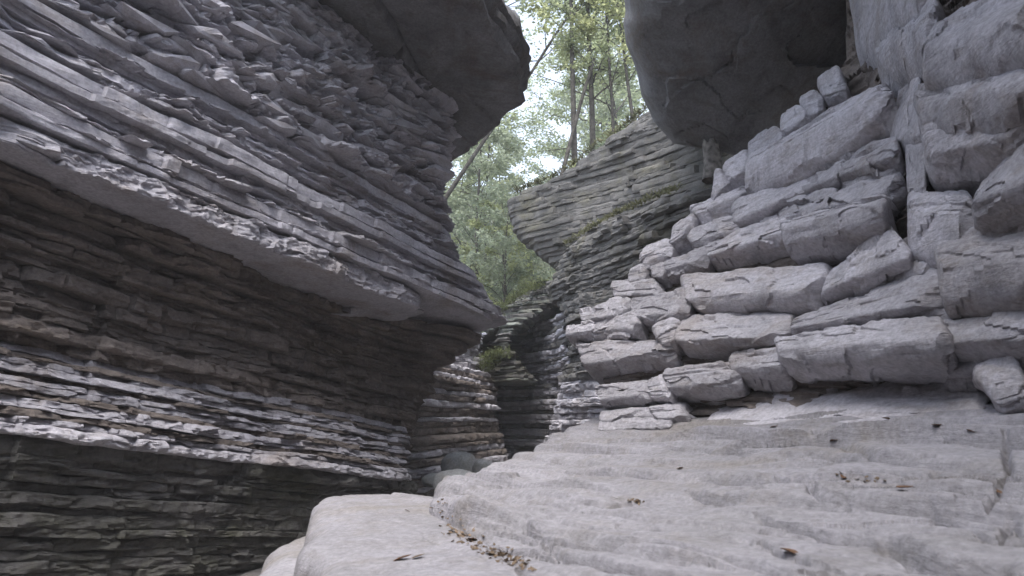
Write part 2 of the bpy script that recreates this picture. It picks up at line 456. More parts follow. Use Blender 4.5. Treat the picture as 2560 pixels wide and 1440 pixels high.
# parting below the overhang and the overhanging beds
def pO(a, b): return lambda s: a + b * np.maximum(s + 0.5, 0)
left_bed('overhang_bed', 362, 284, pO(0.12, 0.105), 1052, M_PALE, 900, D=2.6, joint=2.2, jo=0.05, gd=0.06, fac=0.05, fs=3.2, fa=1.0, rnd=0.16, rough=0.05, fr=26, ur=12, tr=4, lean=0.35, n=480, R=0.35, turn=2.3)
ysC = [284]
_r = np.random.RandomState(15)
while ysC[-1] > -70: ysC.append(ysC[-1] - [34, 13, 24, 10, 40, 16][len(ysC) % 6] * _r.uniform(0.7, 1.3))
ysC[-1] = -85
nC = len(ysC) - 1
offC = RS.uniform(-0.09, 0.10, 80)
def tipC(i, y):
    f = (284 - y) / 369.0
    return float(np.interp(f, [0, 0.1, 0.25, 0.45, 0.7, 1], [1215, 1268, 1262, 1215, 1165, 1150]))
stack(ysC, lambda i, y: (lambda s, o=offC[i], y=y: 0.08 + o - (284 - y) * 0.0006 + 0.10 * np.maximum(s + 0.5, 0)), tipC, lambda i, y: M_PALE, 'rock_bed', 1000,
      D=2.4, joint=lambda i, y: [0.5, 3.0, 0.9, 2.6, 0.7, 1.6][i % 6], jo=lambda i, y: [0.07, 0.02, 0.06, 0.02, 0.09, 0.03][i % 6], gd=0.03,
      fac=lambda i, y: [0.075, 0.012, 0.06, 0.015, 0.085, 0.03][i % 6], fs=lambda i, y: [5.0, 2.5, 7.0, 2.5, 4.2, 6.0][i % 6], fa=lambda i, y: [0.6, 0.5, 0.5, 0.4, 0.7, 0.5][i % 6],
      lean=lambda i, y: [0.9, 0.05, 0.7, 0.05, 1.0, 0.4][i % 6], chunk=(0.07, 0.9),
      rnd=lambda i, y: [0.12, 0.04, 0.15, 0.04, 0.12, 0.15][i % 6], rough=lambda i, y: [0.045, 0.018, 0.035, 0.018, 0.05, 0.03][i % 6], fr=lambda i, y: [14, 6, 10, 5, 16, 7][i % 6], ur=4, tr=3, n=440, R=0.6)
ysB = split(-85, -640, 36, 0.5, 6)
offB = RS.uniform(-0.08, 0.08, 60)
stack(ysB, lambda i, y: (lambda s, o=offB[i], y=y: -0.10 + o + (-85 - y) * 0.0002 + 0.10 * np.maximum(s + 0.5, 0)), lambda i, y: float(np.interp(y, [-640, -400, -85], [1165, 1125, 1140])), lambda i, y: M_PALE, 'rock_bed', 1500,
      D=2.2, joint=0.35, jo=0.10, gd=0.09, gw=0.03, fac=0.12, fs=4.6, fa=0.7, rnd=0.15, rough=0.05, lean=0.5, chunk=(0.12, 1.0), fr=14, ur=4, tr=3, n=420, R=0.6)

# ------------------------------------------------------------------ angular stones
import bmesh
def hull_stone(seed, name, mat):
    r = np.random.RandomState(seed)
    bm = bmesh.new()
    for k in range(15):
        q = r.uniform(-1, 1, 3); a = k % 3
        q[a] = math.copysign(1.0, q[a]) * r.uniform(0.8, 1.0)
        q = q * np.array([1.0, 0.85, 0.32 + 0.25 * r.rand()])
        bm.verts.new(q)
    res = bmesh.ops.convex_hull(bm, input=bm.verts)
    for v in [v for v in bm.verts if not v.link_faces]: bm.verts.remove(v)
    me = bpy.data.meshes.new(name); bm.to_mesh(me); bm.free(); me.materials.append(mat)
    return me

def grid_wrap(nu, nv):
    i = np.arange(nu)[:, None]; j = np.arange(nv - 1)[None]
    a = i * nv + j; b = ((i + 1) % nu) * nv + j
    return np.stack([a, a + 1, b + 1, b], -1).reshape(-1, 4)

STONES = [hull_stone(50 + k, 'stone', M_PALE) for k in range(14)]
rr = np.random.RandomState(77)
off = np.array(left.location)
cnt = 0
pfB = lambda s: -0.06 + 0.10 * np.maximum(s + 0.5, 0)
while cnt < 290:
    y0 = rr.uniform(-640, -60); pf = pfB
    h, _ = h_of(y0, pf)
    s1 = s_at_px(float(np.interp(y0, [-640, -400, -85], [1130, 1085, 1100])), h, pf)
    s = rr.uniform(-0.2, s1)
    P = left_pt(s, h, float(pf(s)) - 0.15 + 0.12 * rr.rand())
    x, y = proj(P)
    if y < -40 or x < 40: continue
    z = 0.05 + 0.14 * rr.rand() ** 1.6 * (1.0 + 0.04 * s)
    o = link('stone', STONES[rr.randint(14)], left, tuple(P - off))
    o.rotation_euler = (rr.uniform(-0.2, 0.2), 0.14 + rr.uniform(-0.15, 0.15), rr.uniform(-0.35, 0.35) + math.pi / 2 - th0)
    o.scale = (z * rr.uniform(1.3, 2.8), z * 1.7, z * rr.uniform(0.7, 1.2))
    cnt += 1

# ------------------------------------------------------------------ sheet between two image-space curves lying on given depths
def curve(pts, n):
    pts = np.asarray(pts, float)
    s = np.r_[0, np.cumsum(np.hypot(*np.diff(pts[:, :2], axis=0).T))]
    t = np.linspace(0, s[-1], n)
    return np.stack([np.interp(t, s, pts[:, k]) for k in range(pts.shape[1])], -1)

def polyline_dist(x, y, pts):
    d = np.full(np.shape(x), 1e9)
    for (ax, ay), (bx, by) in zip(pts[:-1], pts[1:]):
        vx, vy = bx - ax, by - ay
        t = np.clip(((x - ax) * vx + (y - ay) * vy) / (vx * vx + vy * vy), 0, 1)
        d = np.minimum(d, np.hypot(x - ax - t * vx, y - ay - t * vy))
    return d

# roof bed of the left cliff: wide smooth underside, broken rim
hA, _ = h_of(-630, pfB)
def on_roof(px, py, lift=0.0):
    r = ray(px, py)
    lam = (hA + lift + (W0 - CAM) @ bL) / (r @ bL)
    return CAM + r * lam[..., None]
nA = 230
Lc = curve([(330, -130), (450, -10), (560, 80), (700, 190), (800, 270), (900, 345), (1000, 410)], nA)
Rc = curve([(1168, -130), (1192, 0), (1222, 72), (1272, 146), (1300, 190), (1298, 258), (1268, 283), (1205, 343), (1128, 400)], nA)
mu = 150
uu = np.linspace(0, 1, mu)
PX = Lc[:, None, 0] * (1 - uu) + Rc[:, None, 0] * uu
PY = Lc[:, None, 1] * (1 - uu) + Rc[:, None, 1] * uu
jig = 5.0 * fbm(np.stack([PX * 0.03, PY * 0.03, PX * 0], -1), 3, 5)
PX = PX + jig * (uu ** 4)[None] * 1.5
P = on_roof(PX, PY)
crk = np.minimum(polyline_dist(PX, PY, [(940, 0), (985, 60), (1010, 115), (1050, 190), (1090, 260), (1105, 300)]),
                 polyline_dist(PX, PY, [(1010, 115), (985, 135), (955, 150)]))
P[..., 2] += 0.10 * np.exp(-(crk / 4.5) ** 2)
side = np.where(PX > np.interp(PY, [0, 115, 300], [940, 1010, 1105]), 1.0, 0.0)
P[..., 2] -= 0.05 * (1 - side)
fv, _ = facets(P[..., 0] * 1.1, P[..., 1] * 0.7, 9, 0.5)
P[..., 2] += 0.045 * fv + 0.10 * fbm(P * 0.7, 3, 4) + 0.02 * fbm(P * 4, 3, 14)
# rim and top
rim = []
edge = P[:, -1]
cen = P.mean(axis=(0, 1))
outd = edge - np.array([cen[0] - 2.0, cen[1] + 1.5, 0]); outd[:, 2] = 0; outd /= np.linalg.norm(outd, axis=1, keepdims=True)
for k, (o_, u_) in enumerate([(0.05, 0.05), (0.07, 0.14), (0.02, 0.22), (0.10, 0.27), (0.16, 0.36), (0.10, 0.45), (0.17, 0.52), (0.12, 0.65), (0.02, 0.8), (-0.3, 0.95), (-1.2, 1.1), (-3.5, 1.4)]):
    e = edge + outd * o_ + np.array([0, 0, u_])
    e = e + outd * (0.09 * fbm(e * np.array([2.5, 2.5, 7]), 3, 21))[:, None]
    rim.append(e)
G = np.concatenate([P, np.stack(rim, 1)], 1)
ext = []
for k in range(1, 0, -1):           # short unseen run of roof bed, added to narrow the sky gap
    e = G[0] - tL * np.array([1, 1, 0.3]) * 0.6 * k + nL * 0.5 * n1(np.array([k * 0.35]), 66, 2)[0]
    ext.append(e + 0.05 * fbm(e * 1.5, 3, 67)[:, None])
G = np.concatenate([np.stack(ext, 0), G], 0)
child('roof_bed', G.reshape(-1, 3), grid_faces(G.shape[0], G.shape[1], flip=True), M_UNDER, left)

# ------------------------------------------------------------------ right overhanging mass
right_over = thing('overhanging_rock', 'huge smooth dark overhanging rock mass at upper right', 'overhang', at(1900, 700, 10.5))
nv_, nu_ = 200, 170
Lr = curve([(1500, -420), (1535, -150), (1556, 0), (1572, 110), (1602, 240), (1632, 305), (1690, 358), (1760, 372), (1830, 380)], nv_)
Rr = curve([(2700, -420), (2500, -150), (2330, 0), (2240, 90), (2200, 180), (2130, 260), (2080, 330), (2000, 400), (1900, 440)], nv_)
vv = np.linspace(0, 1, nu_)
PX = Lr[:, None, 0] * (1 - vv) + Rr[:, None, 0] * vv; PY = Lr[:, None, 1] * (1 - vv) + Rr[:, None, 1] * vv
Yb = np.interp(PY, [-420, 0, 380, 440], [7.2, 9.6, 12.0, 12.3]) - 0.35 * np.sin(np.clip(vv, 0, 1) * math.pi)[None] ** 0.7 * 2.0
Yb = Yb + 0.6 * np.exp(-vv / 0.02)[None]
PX = PX + 10 * (1 - vv)[None] ** 8 * fbm(np.stack([PY * 0.011, PY * 0, PY * 0], -1), 3, 36)
wx = fbm(np.stack([PX * 0.02, PY * 0.02, PX * 0], -1), 3, 35) * 14
PXw, PYw = PX + wx, PY + wx * 0.7
c1 = np.minimum(polyline_dist(PXw, PYw, [(1690, 340), (1850, 260), (1980, 200), (2060, 130)]), polyline_dist(PXw, PYw, [(1650, 262), (1760, 190), (1830, 150), (1840, 90), (1900, 40), (1985, 10)]))
Yb = Yb + 0.045 * np.exp(-(c1 / 1.8) ** 2) * np.clip(0.5 + 1.5 * fbm(np.stack([PX * 0.012, PY * 0.012, PX * 0], -1), 2, 44), 0, 1)
Yb = Yb - 0.015 * (PYw > np.interp(PXw, [1650, 1760, 1830, 1900, 1990], [262, 190, 150, 40, 10])) + 0.02 * (PYw > np.interp(PXw, [1690, 1850, 1980, 2060], [345, 262, 202, 130]))
P = at(PX, PY, Yb)
fv, _ = facets(PXw / 130, PYw / 90, 19, 1.2)
nv3 = np.array([-0.3, -0.8, -0.5])
P = P + nv3 * ((0.06 * fv + 0.10 * fbm(P * 0.7, 3, 6)) * np.clip(vv / 0.12, 0, 1)[None] + 0.03 * fbm(P * 2.5, 5, 8))[..., None]
back = []
for k in range(1, 9):
    e = P[:, 0] + np.array([0.35, 1.0, 0.45]) * (k / 8) ** 1.3 * 4.0
    back.append(e + 0.06 * fbm(e * 3, 3, 3)[:, None])
G = np.concatenate([np.stack(back[::-1], 1), P], 1)
ext = []
for k in range(13, 0, -1):  # unseen roof run, added overhead to keep sky light off the ledge
    e = G[0] + np.array([-0.03, -0.65, -0.02]) * k + np.array([0.35, 0, 0]) * n1(np.array([k * 0.4]), 68, 2)[0]
    ext.append(e + 0.06 * fbm(e * 1.5, 3, 69)[:, None])
G = np.concatenate([np.stack(ext, 0), G], 0)
child('rock_underside', G.reshape(-1, 3), grid_faces(G.shape[0], G.shape[1]), M_UNDER, right_over)

# ------------------------------------------------------------------ generic layered cliff following a plan path
def cliff_layers(parent, path_of, zs, pf, mats, seed, n=180, D=1.5, up=np.array([0, 0, 1.0]), name='rock_bed', **kw):
    r = np.random.RandomState(seed)
    for i in range(len(zs) - 1):
        zm = (zs[i] + zs[i + 1]) / 2
        pts = path_of(zm)
        if pts is None: continue
        Q, s = resample(pts, n)
        for _ in range(4): Q[1:-1] = (Q[:-2] + 2 * Q[1:-1] + Q[2:]) / 4
        d = np.gradient(Q, axis=0); a = np.arctan2(d[:, 0], d[:, 1])
        nr = np.stack([np.cos(a), -np.sin(a), 0 * a], -1)
        for _ in range(8): nr[1:-1] = (nr[:-2] + 2 * nr[1:-1] + nr[2:]) / 4
        nr /= np.linalg.norm(nr, axis=1, keepdims=True)
        Q[:, 2] -= zm - 0.0; Q[:, 2] = Q[:, 2]
        p = pf(zm) + r.uniform(-1, 1) * kw.get('jit', 0.05) + 0 * s
        k2 = {k: v for k, v in kw.items() if k != 'jit'}
        for a_, b_ in list(k2.items()):
            if callable(b_): k2[a_] = b_(i)
        bed(name, parent, mats[i % len(mats)] if isinstance(mats, list) else mats(zm), Q, s, nr, up, zs[i] , zs[i + 1], p, D, seed + i * 7, **k2)

def zlist(z0, z1, t, var, seed):
    r = np.random.RandomState(seed); z = [z0]
    while z[-1] + 0.5 * t < z1: z.append(z[-1] + t * (1 + (r.rand() * 2 - 1) * var))
    return z

def plan(px, Y, z=None):
    """point of the plan path seen at image column px (taken at eye height) and distance Y"""
    return np.array([(px - 1280.0) / FPX * Y * 1.0, Y, 0.0])

def plan_z(px, Y, z):
    # column px at height z
    zf = Y * CP + (z - CAMZ) * SP
    return np.array([(px - 1280.0) / FPX * zf, Y, z])

# upper middle cliff
mid = thing('rock_cliff', 'grey layered cliff in the middle with trees on its sloping rim', 'cliff', at(1560, 800, 17.5))
silU = np.array([(1640, 262), (1600, 290), (1560, 322), (1500, 360), (1450, 405), (1385, 448), (1310, 478), (1272, 505), (1282, 535), (1302, 575), (1330, 615), (1350, 645), (1345, 700), (1372, 745)], float)
YU = lambda x: np.interp(x, [1270, 1500, 1760, 1900], [20.0, 18.0, 15.5, 14.5])
zU = at(silU[:, 0], silU[:, 1], YU(silU[:, 0]))[:, 2]
def pathU(z):
    x = float(np.interp(-z, -zU, silU[:, 0]))
    pts = [plan_z(x, YU(x), z) + np.array([1.6, 3.5, 0]), plan_z(x, YU(x), z) + np.array([0.25, 1.0, 0]), plan_z(x, YU(x), z) + np.array([0.03, 0.3, 0]), plan_z(x + 12, YU(x), z)]
    for xx in np.linspace(x + 60, 1860, 6): pts.append(plan_z(xx, YU(xx), z))
    return np.array(pts)
zsU = zlist(zU[-1] - 0.3, zU[0] + 0.15, 0.16, 0.5, 31)
cliff_layers(mid, pathU, zsU, lambda z: -0.6 * float(sstep((zU[10] - z) / 1.2)), [M_GREY], 3000, n=230, D=2.0, jit=0.02, joint=2.8, jo=0.03, gd=0.04, gw=0.03, fac=lambda i: [0.015, 0.012, 0.04][i % 3], fs=3.0, fa=0.5, rnd=0.08, rough=0.022, chunk=(0.14, 0.4), fr=6, ur=3, tr=3)
# lower middle cliff
silM = np.array([(1790, 440), (1700, 478), (1620, 505), (1540, 540), (1470, 580), (1415, 612), (1395, 645), (1372, 700), (1378, 745), (1410, 770), (1430, 800), (1425, 850), (1415, 900), (1405, 960), (1395, 1010), (1385, 1060), (1360, 1120), (1350, 1200)], float)
YM = lambda x: np.interp(x, [1350, 1450, 1600, 1760, 1900], [17.6, 15.8, 13.6, 12.0, 11.4])
zM = at(silM[:, 0], silM[:, 1], YM(silM[:, 0]))[:, 2]
def pathM(z):
    x = float(np.interp(-z, -zM, silM[:, 0]))
    pts = [plan_z(x, YM(x), z) + np.array([1.2, 3.2, 0]), plan_z(x, YM(x), z) + np.array([0.25, 1.0, 0]), plan_z(x, YM(x), z) + np.array([0.03, 0.3, 0]), plan_z(x + 12, YM(x), z)]
    for xx in np.linspace(x + 50, 1900, 6): pts.append(plan_z(xx, YM(xx), z))
    return np.array(pts)
zsM = zlist(-0.3, zM[0] + 0.1, 0.125, 0.55, 32)
cliff_layers(mid, pathM, zsM, lambda z: 0.0, lambda z: M_GREY if z > 2.6 else M_PALE, 3500, n=230, D=2.0, jit=0.05, joint=1.6, jo=0.05, gd=0.04, gw=0.03, fac=0.04, fs=3.0, fa=0.5, rnd=0.18, rough=0.03, chunk=(0.09, 0.7), fr=6, ur=3, tr=3)

# ------------------------------------------------------------------ gorge beyond: back wall and the low banded wall on the left
backw = thing('rock_cliff', 'dim banded wall closing the gorge at the centre, behind the boulders', 'cliff', at(1300, 1100, 21))
def path_fixed(pts):
    return lambda z: np.array([plan_z(x, y, z) for x, y in pts])
zsW = zlist(-0.3, 4.6, 0.13, 0.5, 41)
def pathW(z):
    k = np.interp(z, [0, 2.5, 4.6], [0, 0, 1.0])
    return np.array([plan_z(x, y, z) for x, y in [(1190, 24.5), (1225, 22.5), (1262, 21.5), (1310, 21.2), (1350, 20.5), (1400, 19.3), (1440, 17.6)]])
cliff_layers(backw, pathW, zsW, lambda z: 0.0 + 0.18 * np.clip(z - 2.6, 0, 1.2), [M_PALE, M_GREY, M_PALE], 4000, n=150, D=1.5, jit=0.07, joint=0.9, jo=0.06, gd=0.05, gw=0.03, fac=0.05, fs=3.0, rnd=0.3, rough=0.03, fr=6, ur=3, tr=3)
farl = thing('rock_cliff', 'low dark banded wall behind the left overhang, beside the boulders', 'cliff', at(1150, 1130, 16))
def pathF(z):
    sh = float(np.interp(z, [0, 1.2, 2.4, 3.6, 5], [0, -8, -28, -62, -66]))
    return np.array([plan_z(x + sh * k, y, z) for x, y, k in [(960, 12.6, 0.2), (1040, 13.4, 0.5), (1100, 14.6, 0.7), (1180, 16.6, 1.0), (1240, 18.4, 1.0), (1262, 19.3, 1.0), (1258, 20.5, 1.0), (1215, 23.0, 1.0)]])
zsF = zlist(-0.3, 4.3, 0.14, 0.45, 42)
cliff_layers(farl, pathF, zsF, lambda z: 0.05 * math.sin(z * 3), lambda z: M_PALE if z > 2.9 or int(z * 9) % 3 == 0 else M_DARK, 4500, n=200, D=1.8, jit=0.07, joint=1.4, jo=0.06, gd=0.05, gw=0.03, fac=0.045, fs=2.6, rnd=0.35, rough=0.03, fr=7, ur=3, tr=4)
# mossy rock nose between them
mossr = thing('mossy_rock', 'moss-topped flaky rock nose wedged between the cliffs at the centre', 'rock', at(1300, 900, 19))
silR = np.array([(1350, 705), (1300, 735), (1255, 770), (1225, 800), (1222, 850), (1232, 880), (1215, 910), (1185, 935), (1205, 955)], float)
silR2 = np.array([(1400, 705), (1395, 735), (1385, 765), (1330, 800), (1268, 850), (1265, 885), (1290, 910), (1310, 935), (1320, 955)], float)
zR = at(silR[:, 0], silR[:, 1], 19.5)[:, 2]
def pathR(z):
    xa = float(np.interp(-z, -zR, silR[:, 0])); xb = float(np.interp(-z, -zR, silR2[:, 0]))
    return np.array([plan_z(xa, 20.5, z) + [0.3, 2.0, 0], plan_z(xa, 20.2, z), plan_z(xa + 6, 19.8, z), plan_z(xa * 0.4 + xb * 0.6, 18.9, z), plan_z(xb, 18.7, z), plan_z(xb + 8, 19.4, z), plan_z(xb + 10, 21.5, z)])
cliff_layers(mossr, pathR, zlist(zR[-1], zR[0], 0.10, 0.5, 43), lambda z: 0.0, [M_GREEN, M_GREY], 4800, n=90, D=0.8, jit=0.09, joint=0.5, jo=0.06, gd=0.04, fac=0.05, fs=4, rnd=0.25, rough=0.03, fr=5, ur=3, tr=3)

# ------------------------------------------------------------------ right wall of big blocks
right = thing('rock_cliff', 'pale cliff on the right built of thick stepped limestone blocks', 'cliff', at(2150, 1060, 5.6))
def YR(x, y):
    x = np.asarray(x, float); y = np.asarray(y, float)
    f = np.interp(x, [1400, 1600, 1800, 2000, 2300, 2600], [9.2, 7.9, 6.9, 5.9, 4.75, 3.9])
    k = np.interp(x, [1400, 1850, 2150, 2300, 2560], [3.2, 3.4, 1.9, 0.2, -0.2])
    return f + np.clip(850 - y, -250, 850) / 850 * k * np.where(y > 850, 0.6, 1.0)

QIN = np.array([0.62, 0.78, 0.0]); QIN /= np.linalg.norm(QIN)
def block(name, quad, seed, lean=0.12, D=0.8, under=0.75, drop=0.0, mat=None, dY=0.0, rough=0.02, fac=0.02, nu=90, endr=0.06, bul=0.03, parent=None):
    """block from its lit face in the photograph: TL TR BR BL; lean = how far the top lies behind the lower edge (m);
    drop = further height of a steeper lower face below the lit one (px)"""
    qc = np.mean(quad, axis=0)
    (x0, y0), (x1, y1), (x2, y2), (x3, y3) = [tuple(qc + (np.array(q_) - qc) * np.array([1.09, 1.11])) for q_ in quad]
    rs = np.random.RandomState(seed)
    lean = lean + 0.0026 * ((y3 - y0) + (y2 - y1)) / 2 * float(np.interp(qc[0], [1400, 1900, 2250, 2560], [1.0, 1.0, 0.5, 0.25]))
    Y3 = float(YR(x3, y3)) + dY; Y2 = float(YR(x2, y2)) + dY
    BL, BR = at(x3, y3, Y3), at(x2, y2, Y2)
    TL, TR = at(x0, y0, Y3 + lean), at(x1, y1, Y2 + lean)
    u = np.linspace(0, 1, nu); u = 0.5 - 0.5 * np.cos(math.pi * u) * (0.55 + 0.45 * np.abs(np.cos(math.pi * u)) ** 2)
    u = np.clip(u, 0, 1)
    lo = BL + (BR - BL) * u[:, None]; hi = TL + (TR - TL) * u[:, None]
    ln = np.linalg.norm(BR - BL); hg = np.linalg.norm(hi - lo, axis=1)
    if drop > 0:
        kd = np.stack([at(x3, y3 + drop, Y3 + 0.03) - BL, at(x2, y2 + drop, Y2 + 0.03) - BR])
    else:
        kd = np.zeros((2, 3)); kd[:, 2] = -0.02
    lod = lo + kd[0] * (1 - u[:, None]) + kd[1] * u[:, None]
    outw = np.array([-QIN[0], -QIN[1], 0.35])
    midp = (lo * 0.45 + hi * 0.55) + outw * (hg * bul)[:, None]
    upv = np.array([0, 0, 1.0])
    uc = np.clip(hg * 0.6, 0.05, 0.34)[:, None] * (under + 0.5)
    ctrl = [lod + QIN * D - upv * uc * 0.8, lod + QIN * uc * 1.5 - upv * uc * 0.75, lod + QIN * uc * 0.15 - upv * uc * 0.06, lo * 1.0, midp, hi, hi + QIN * 0.12 + upv * 0.015, hi + QIN * D * 0.5 + upv * 0.02, hi + QIN * D]
    wgt = [7, 7, 6, 11, 11, 6, 5, 4]
    rows = []
    for k in range(len(ctrl) - 1):
        for j in range(wgt[k]):
            t = j / wgt[k]; rows.append(ctrl[k] * (1 - t) + ctrl[k + 1] * t)
    rows.append(ctrl[-1])
    P = np.stack(rows, 1)
    for _ in range(4): P[:, 1:-1] = (P[:, :-2] + 2 * P[:, 1:-1] + P[:, 2:]) / 4      # rounded arrises
    # round the ends
    sl = u * ln; e = np.minimum(sl, ln - sl); er = min(endr + 0.10 * hg.mean(), ln * 0.3)
    fac_e = np.sqrt(np.clip(1 - (1 - np.clip(e / er, 0, 1)) ** 2.4, 0, 1)) * 0.65 + 0.35
    c = P[:, :].mean(axis=1, keepdims=True) * 0.5 + (P[:, 24:36].mean(axis=1, keepdims=True) + QIN * 0.15) * 0.5
    P = c + (P - c) * fac_e[:, None, None]
    ax = (BR - BL) / ln
    R = P.shape[1]
    vrow = (np.arange(R) / R - 0.55)[None]
    P = P + ax * ((rs.uniform(-0.5, 0.5) * (1 - u)[:, None] + rs.uniform(-0.5, 0.5) * u[:, None]) * vrow * hg.mean())[..., None]
    for k in range(5):                 # chipped corners
        nn = -QIN * rs.uniform(0.2, 1.0) + upv * rs.uniform(-1, 1) + ax * rs.uniform(-1.6, 1.6); nn /= np.linalg.norm(nn)
        dt = P @ nn; lim = np.quantile(dt, rs.uniform(0.955, 0.995))
        P = P - nn * np.maximum(dt - lim, 0)[..., None]
    S = np.repeat(sl[:, None], R, 1); V = np.cumsum(np.r_[0, np.linalg.norm(np.diff(P[nu // 2], axis=0), axis=1)])[None] + 0 * S
    nrm = P - c; nrm /= np.maximum(np.linalg.norm(nrm, axis=2, keepdims=True), 1e-6)
    fv, ed = facets(S * 3.0 + 0.25 * n1(V * 5, seed), V * 5.0 + 0.25 * n1(S * 5, seed + 1), seed, 1.2)
    d = fac * fv + fbm(P * 2.6, 3, seed) * rough * 1.3 + fbm(P * np.array([7, 7, 22.]), 4, seed + 3) * rough * 0.9 + fbm(P * 25, 3, seed + 9) * rough * 0.25
    # thin partings parallel to the bed
    lam = fbm(np.stack([S * 1.2, V * 16, V * 0 + seed], -1), 3, seed + 4)
    d = d - rough * 1.1 * np.clip((lam - 0.28) * 4, 0, 1)
    P = P + nrm * d[..., None]
    ends = [P[:1].mean(axis=1, keepdims=True).repeat(R, 1), P[-1:].mean(axis=1, keepdims=True).repeat(R, 1)]
    h1_ = P[:1] * 0.5 + ends[0] * 0.5; h2_ = P[-1:] * 0.5 + ends[1] * 0.5
    P = np.concatenate([ends[0], h1_, P, h2_, ends[1]], 0)
    return child(name, P.reshape(-1, 3), grid_faces(nu + 4, R), mat or M_BLOCK, parent or right)

B = []
def b(q, **k): B.append((q, k))
# upper white steps
b([(2045, 200), (2098, 160), (2108, 215), (2050, 237)], lean=0.12)
b([(1992, 245), (2046, 226), (2056, 268), (2012, 286)], lean=0.12)
b([(1948, 290), (2002, 255), (2018, 290), (1950, 332)], lean=0.15, drop=10)
b([(1868, 358), (1945, 308), (1958, 345), (1868, 398)], lean=0.18)
b([(1806, 410), (1868, 372), (1874, 415), (1808, 452)], lean=0.15)
b([(1778, 432), (1808, 416), (1812, 462), (1778, 492)], lean=0.10)
b([(1885, 385), (2205, 205), (2206, 222), (1872, 408)], lean=0.25, drop=78, D=1.2, dY=-0.3, under=0.6)
b([(1832, 508), (2085, 395), (2080, 440), (1838, 549)], lean=0.15, D=1.0)
b([(1727, 512), (1858, 464), (1862, 480), (1728, 530)], lean=0.18, drop=34)
b([(1714, 578), (1838, 538), (1840, 566), (1724, 606)], lean=0.18, drop=20)
b([(1674, 570), (1728, 533), (1734, 565), (1672, 605)], lean=0.12, drop=12)
b([(1594, 622), (1670, 596), (1678, 628), (1600, 655)], lean=0.14, drop=22)
b([(1568, 676), (1600, 660), (1610, 692), (1566, 702)], lean=0.08)
b([(1524, 704), (1636, 696), (1638, 730), (1528, 738)], lean=0.10, drop=8)
b([(1450, 780), (1568, 742), (1576, 776), (1452, 800)], lean=0.15, fac=0.035)
b([(1570, 752), (1712, 722), (1716, 782), (1582, 790)], lean=0.15, drop=8)
b([(1488, 798), (1578, 782), (1600, 816), (1482, 826)], lean=0.14, drop=16)
b([(1412, 820), (1478, 800), (1486, 824), (1412, 834)], lean=0.08, drop=10, fac=0.03)
b([(1440, 862), (1656, 846), (1672, 876), (1456, 908)], lean=0.25, drop=8, D=1.3, under=0.9, fac=0.035)
b([(1624, 818), (1686, 798), (1692, 842), (1644, 856)], lean=0.10)
b([(1684, 796), (1990, 772), (1948, 838), (1688, 846)], lean=0.30, D=1.6, under=0.9)
b([(1714, 690), (2052, 662), (2050, 718), (1714, 742)], lean=0.16, drop=26, D=1.2, rough=0.014)
b([(1760, 612), (2105, 476), (2105, 530), (1772, 634)], lean=0.35, D=1.0, fac=0.04)
b([(1658, 648), (1768, 622), (1772, 644), (1658, 668)], lean=0.15, drop=18)
b([(1622, 664), (1660, 650), (1662, 682), (1626, 686)], lean=0.08)
b([(1950, 552), (2205, 490), (2206, 506), (1958, 568)], lean=0.20, drop=40, dY=-0.35, D=1.0)
b([(1995, 436), (2235, 338), (2235, 382), (2006, 470)], lean=0.18, D=0.9, fac=0.045)
b([(1940, 500), (2240, 400), (2240, 470), (1950, 545)], lean=0.25, D=0.9, fac=0.045, dY=0.1)
b([(1948, 842), (2346, 792), (2352, 842), (1950, 872)], lean=0.14, drop=34, D=1.2, dY=-0.15, rough=0.016)
b([(1820, 884), (1950, 866), (1966, 912), (1826, 916)], lean=0.12, drop=18)
b([(1652, 926), (1824, 905), (1846, 950), (1670, 968)], lean=0.12, drop=8)
b([(1616, 948), (1654, 938), (1670, 984), (1616, 988)], lean=0.07)
b([(1486, 966), (1618, 956), (1620, 986), (1494, 996)], lean=0.15, drop=12)
b([(1620, 1018), (1704, 1012), (1694, 1040), (1632, 1044)], lean=0.10)
b([(1850, 985), (2450, 928), (2460, 1056), (1760, 1070)], lean=0.35, D=0.8, dY=0.10, rough=0.03, under=-0.45, fac=0.03)
b([(1500, 1030), (1660, 1020), (1680, 1066), (1500, 1072)], lean=0.15, D=0.8, under=-0.4)
b([(2348, 770), (2580, 742), (2580, 830), (2356, 856)], lean=0.15, drop=10)
b([(1990, 790), (2345, 668), (2345, 748), (1986, 815)], lean=0.30, D=1.0)
b([(2062, 692), (2230, 562), (2262, 640), (2056, 722)], lean=0.2, D=0.9, dY=0.05)
b([(2344, 592), (2600, 540), (2600, 640), (2340, 660)], lean=0.18, drop=85, D=1.2, dY=-0.1)
b([(2268, 488), (2425, 478), (2432, 528), (2272, 540)], lean=0.18, drop=95, D=1.0)
b([(2440, 470), (2600, 300), (2600, 420), (2432, 500)], lean=0.2, drop=25, D=1.0, dY=-0.2)
b([(2292, 222), (2600, 108), (2600, 190), (2298, 262)], lean=0.25, D=1.2, drop=60, dY=-0.25)
b([(2296, 300), (2600, 215), (2560, 330), (2330, 378)], lean=-0.05, D=1.2, dY=-0.05, drop=10)
b([(2246, 205), (2302, 192), (2302, 330), (2226, 338)], lean=0.10, D=0.6, dY=0.15)
b([(2186, 104), (2335, -14), (2335, 50), (2190, 130)], lean=0.25, drop=60, D=1.2, dY=-0.1)
b([(2360, 42), (2600, -60), (2600, 20), (2310, 110)], lean=0.25, drop=75, D=1.2, dY=-0.3)
b([(2258, 320), (2302, 316), (2332, 470), (2268, 484)], lean=0.08, D=0.6, dY=0.2)
b([(2434, 922), (2550, 886), (2560, 985), (2474, 1010)], lean=0.10, D=0.7)
b([(2520, 1010), (2640, 985), (2640, 1180), (2524, 1190)], lean=0.05, D=0.6, dY=0.0)
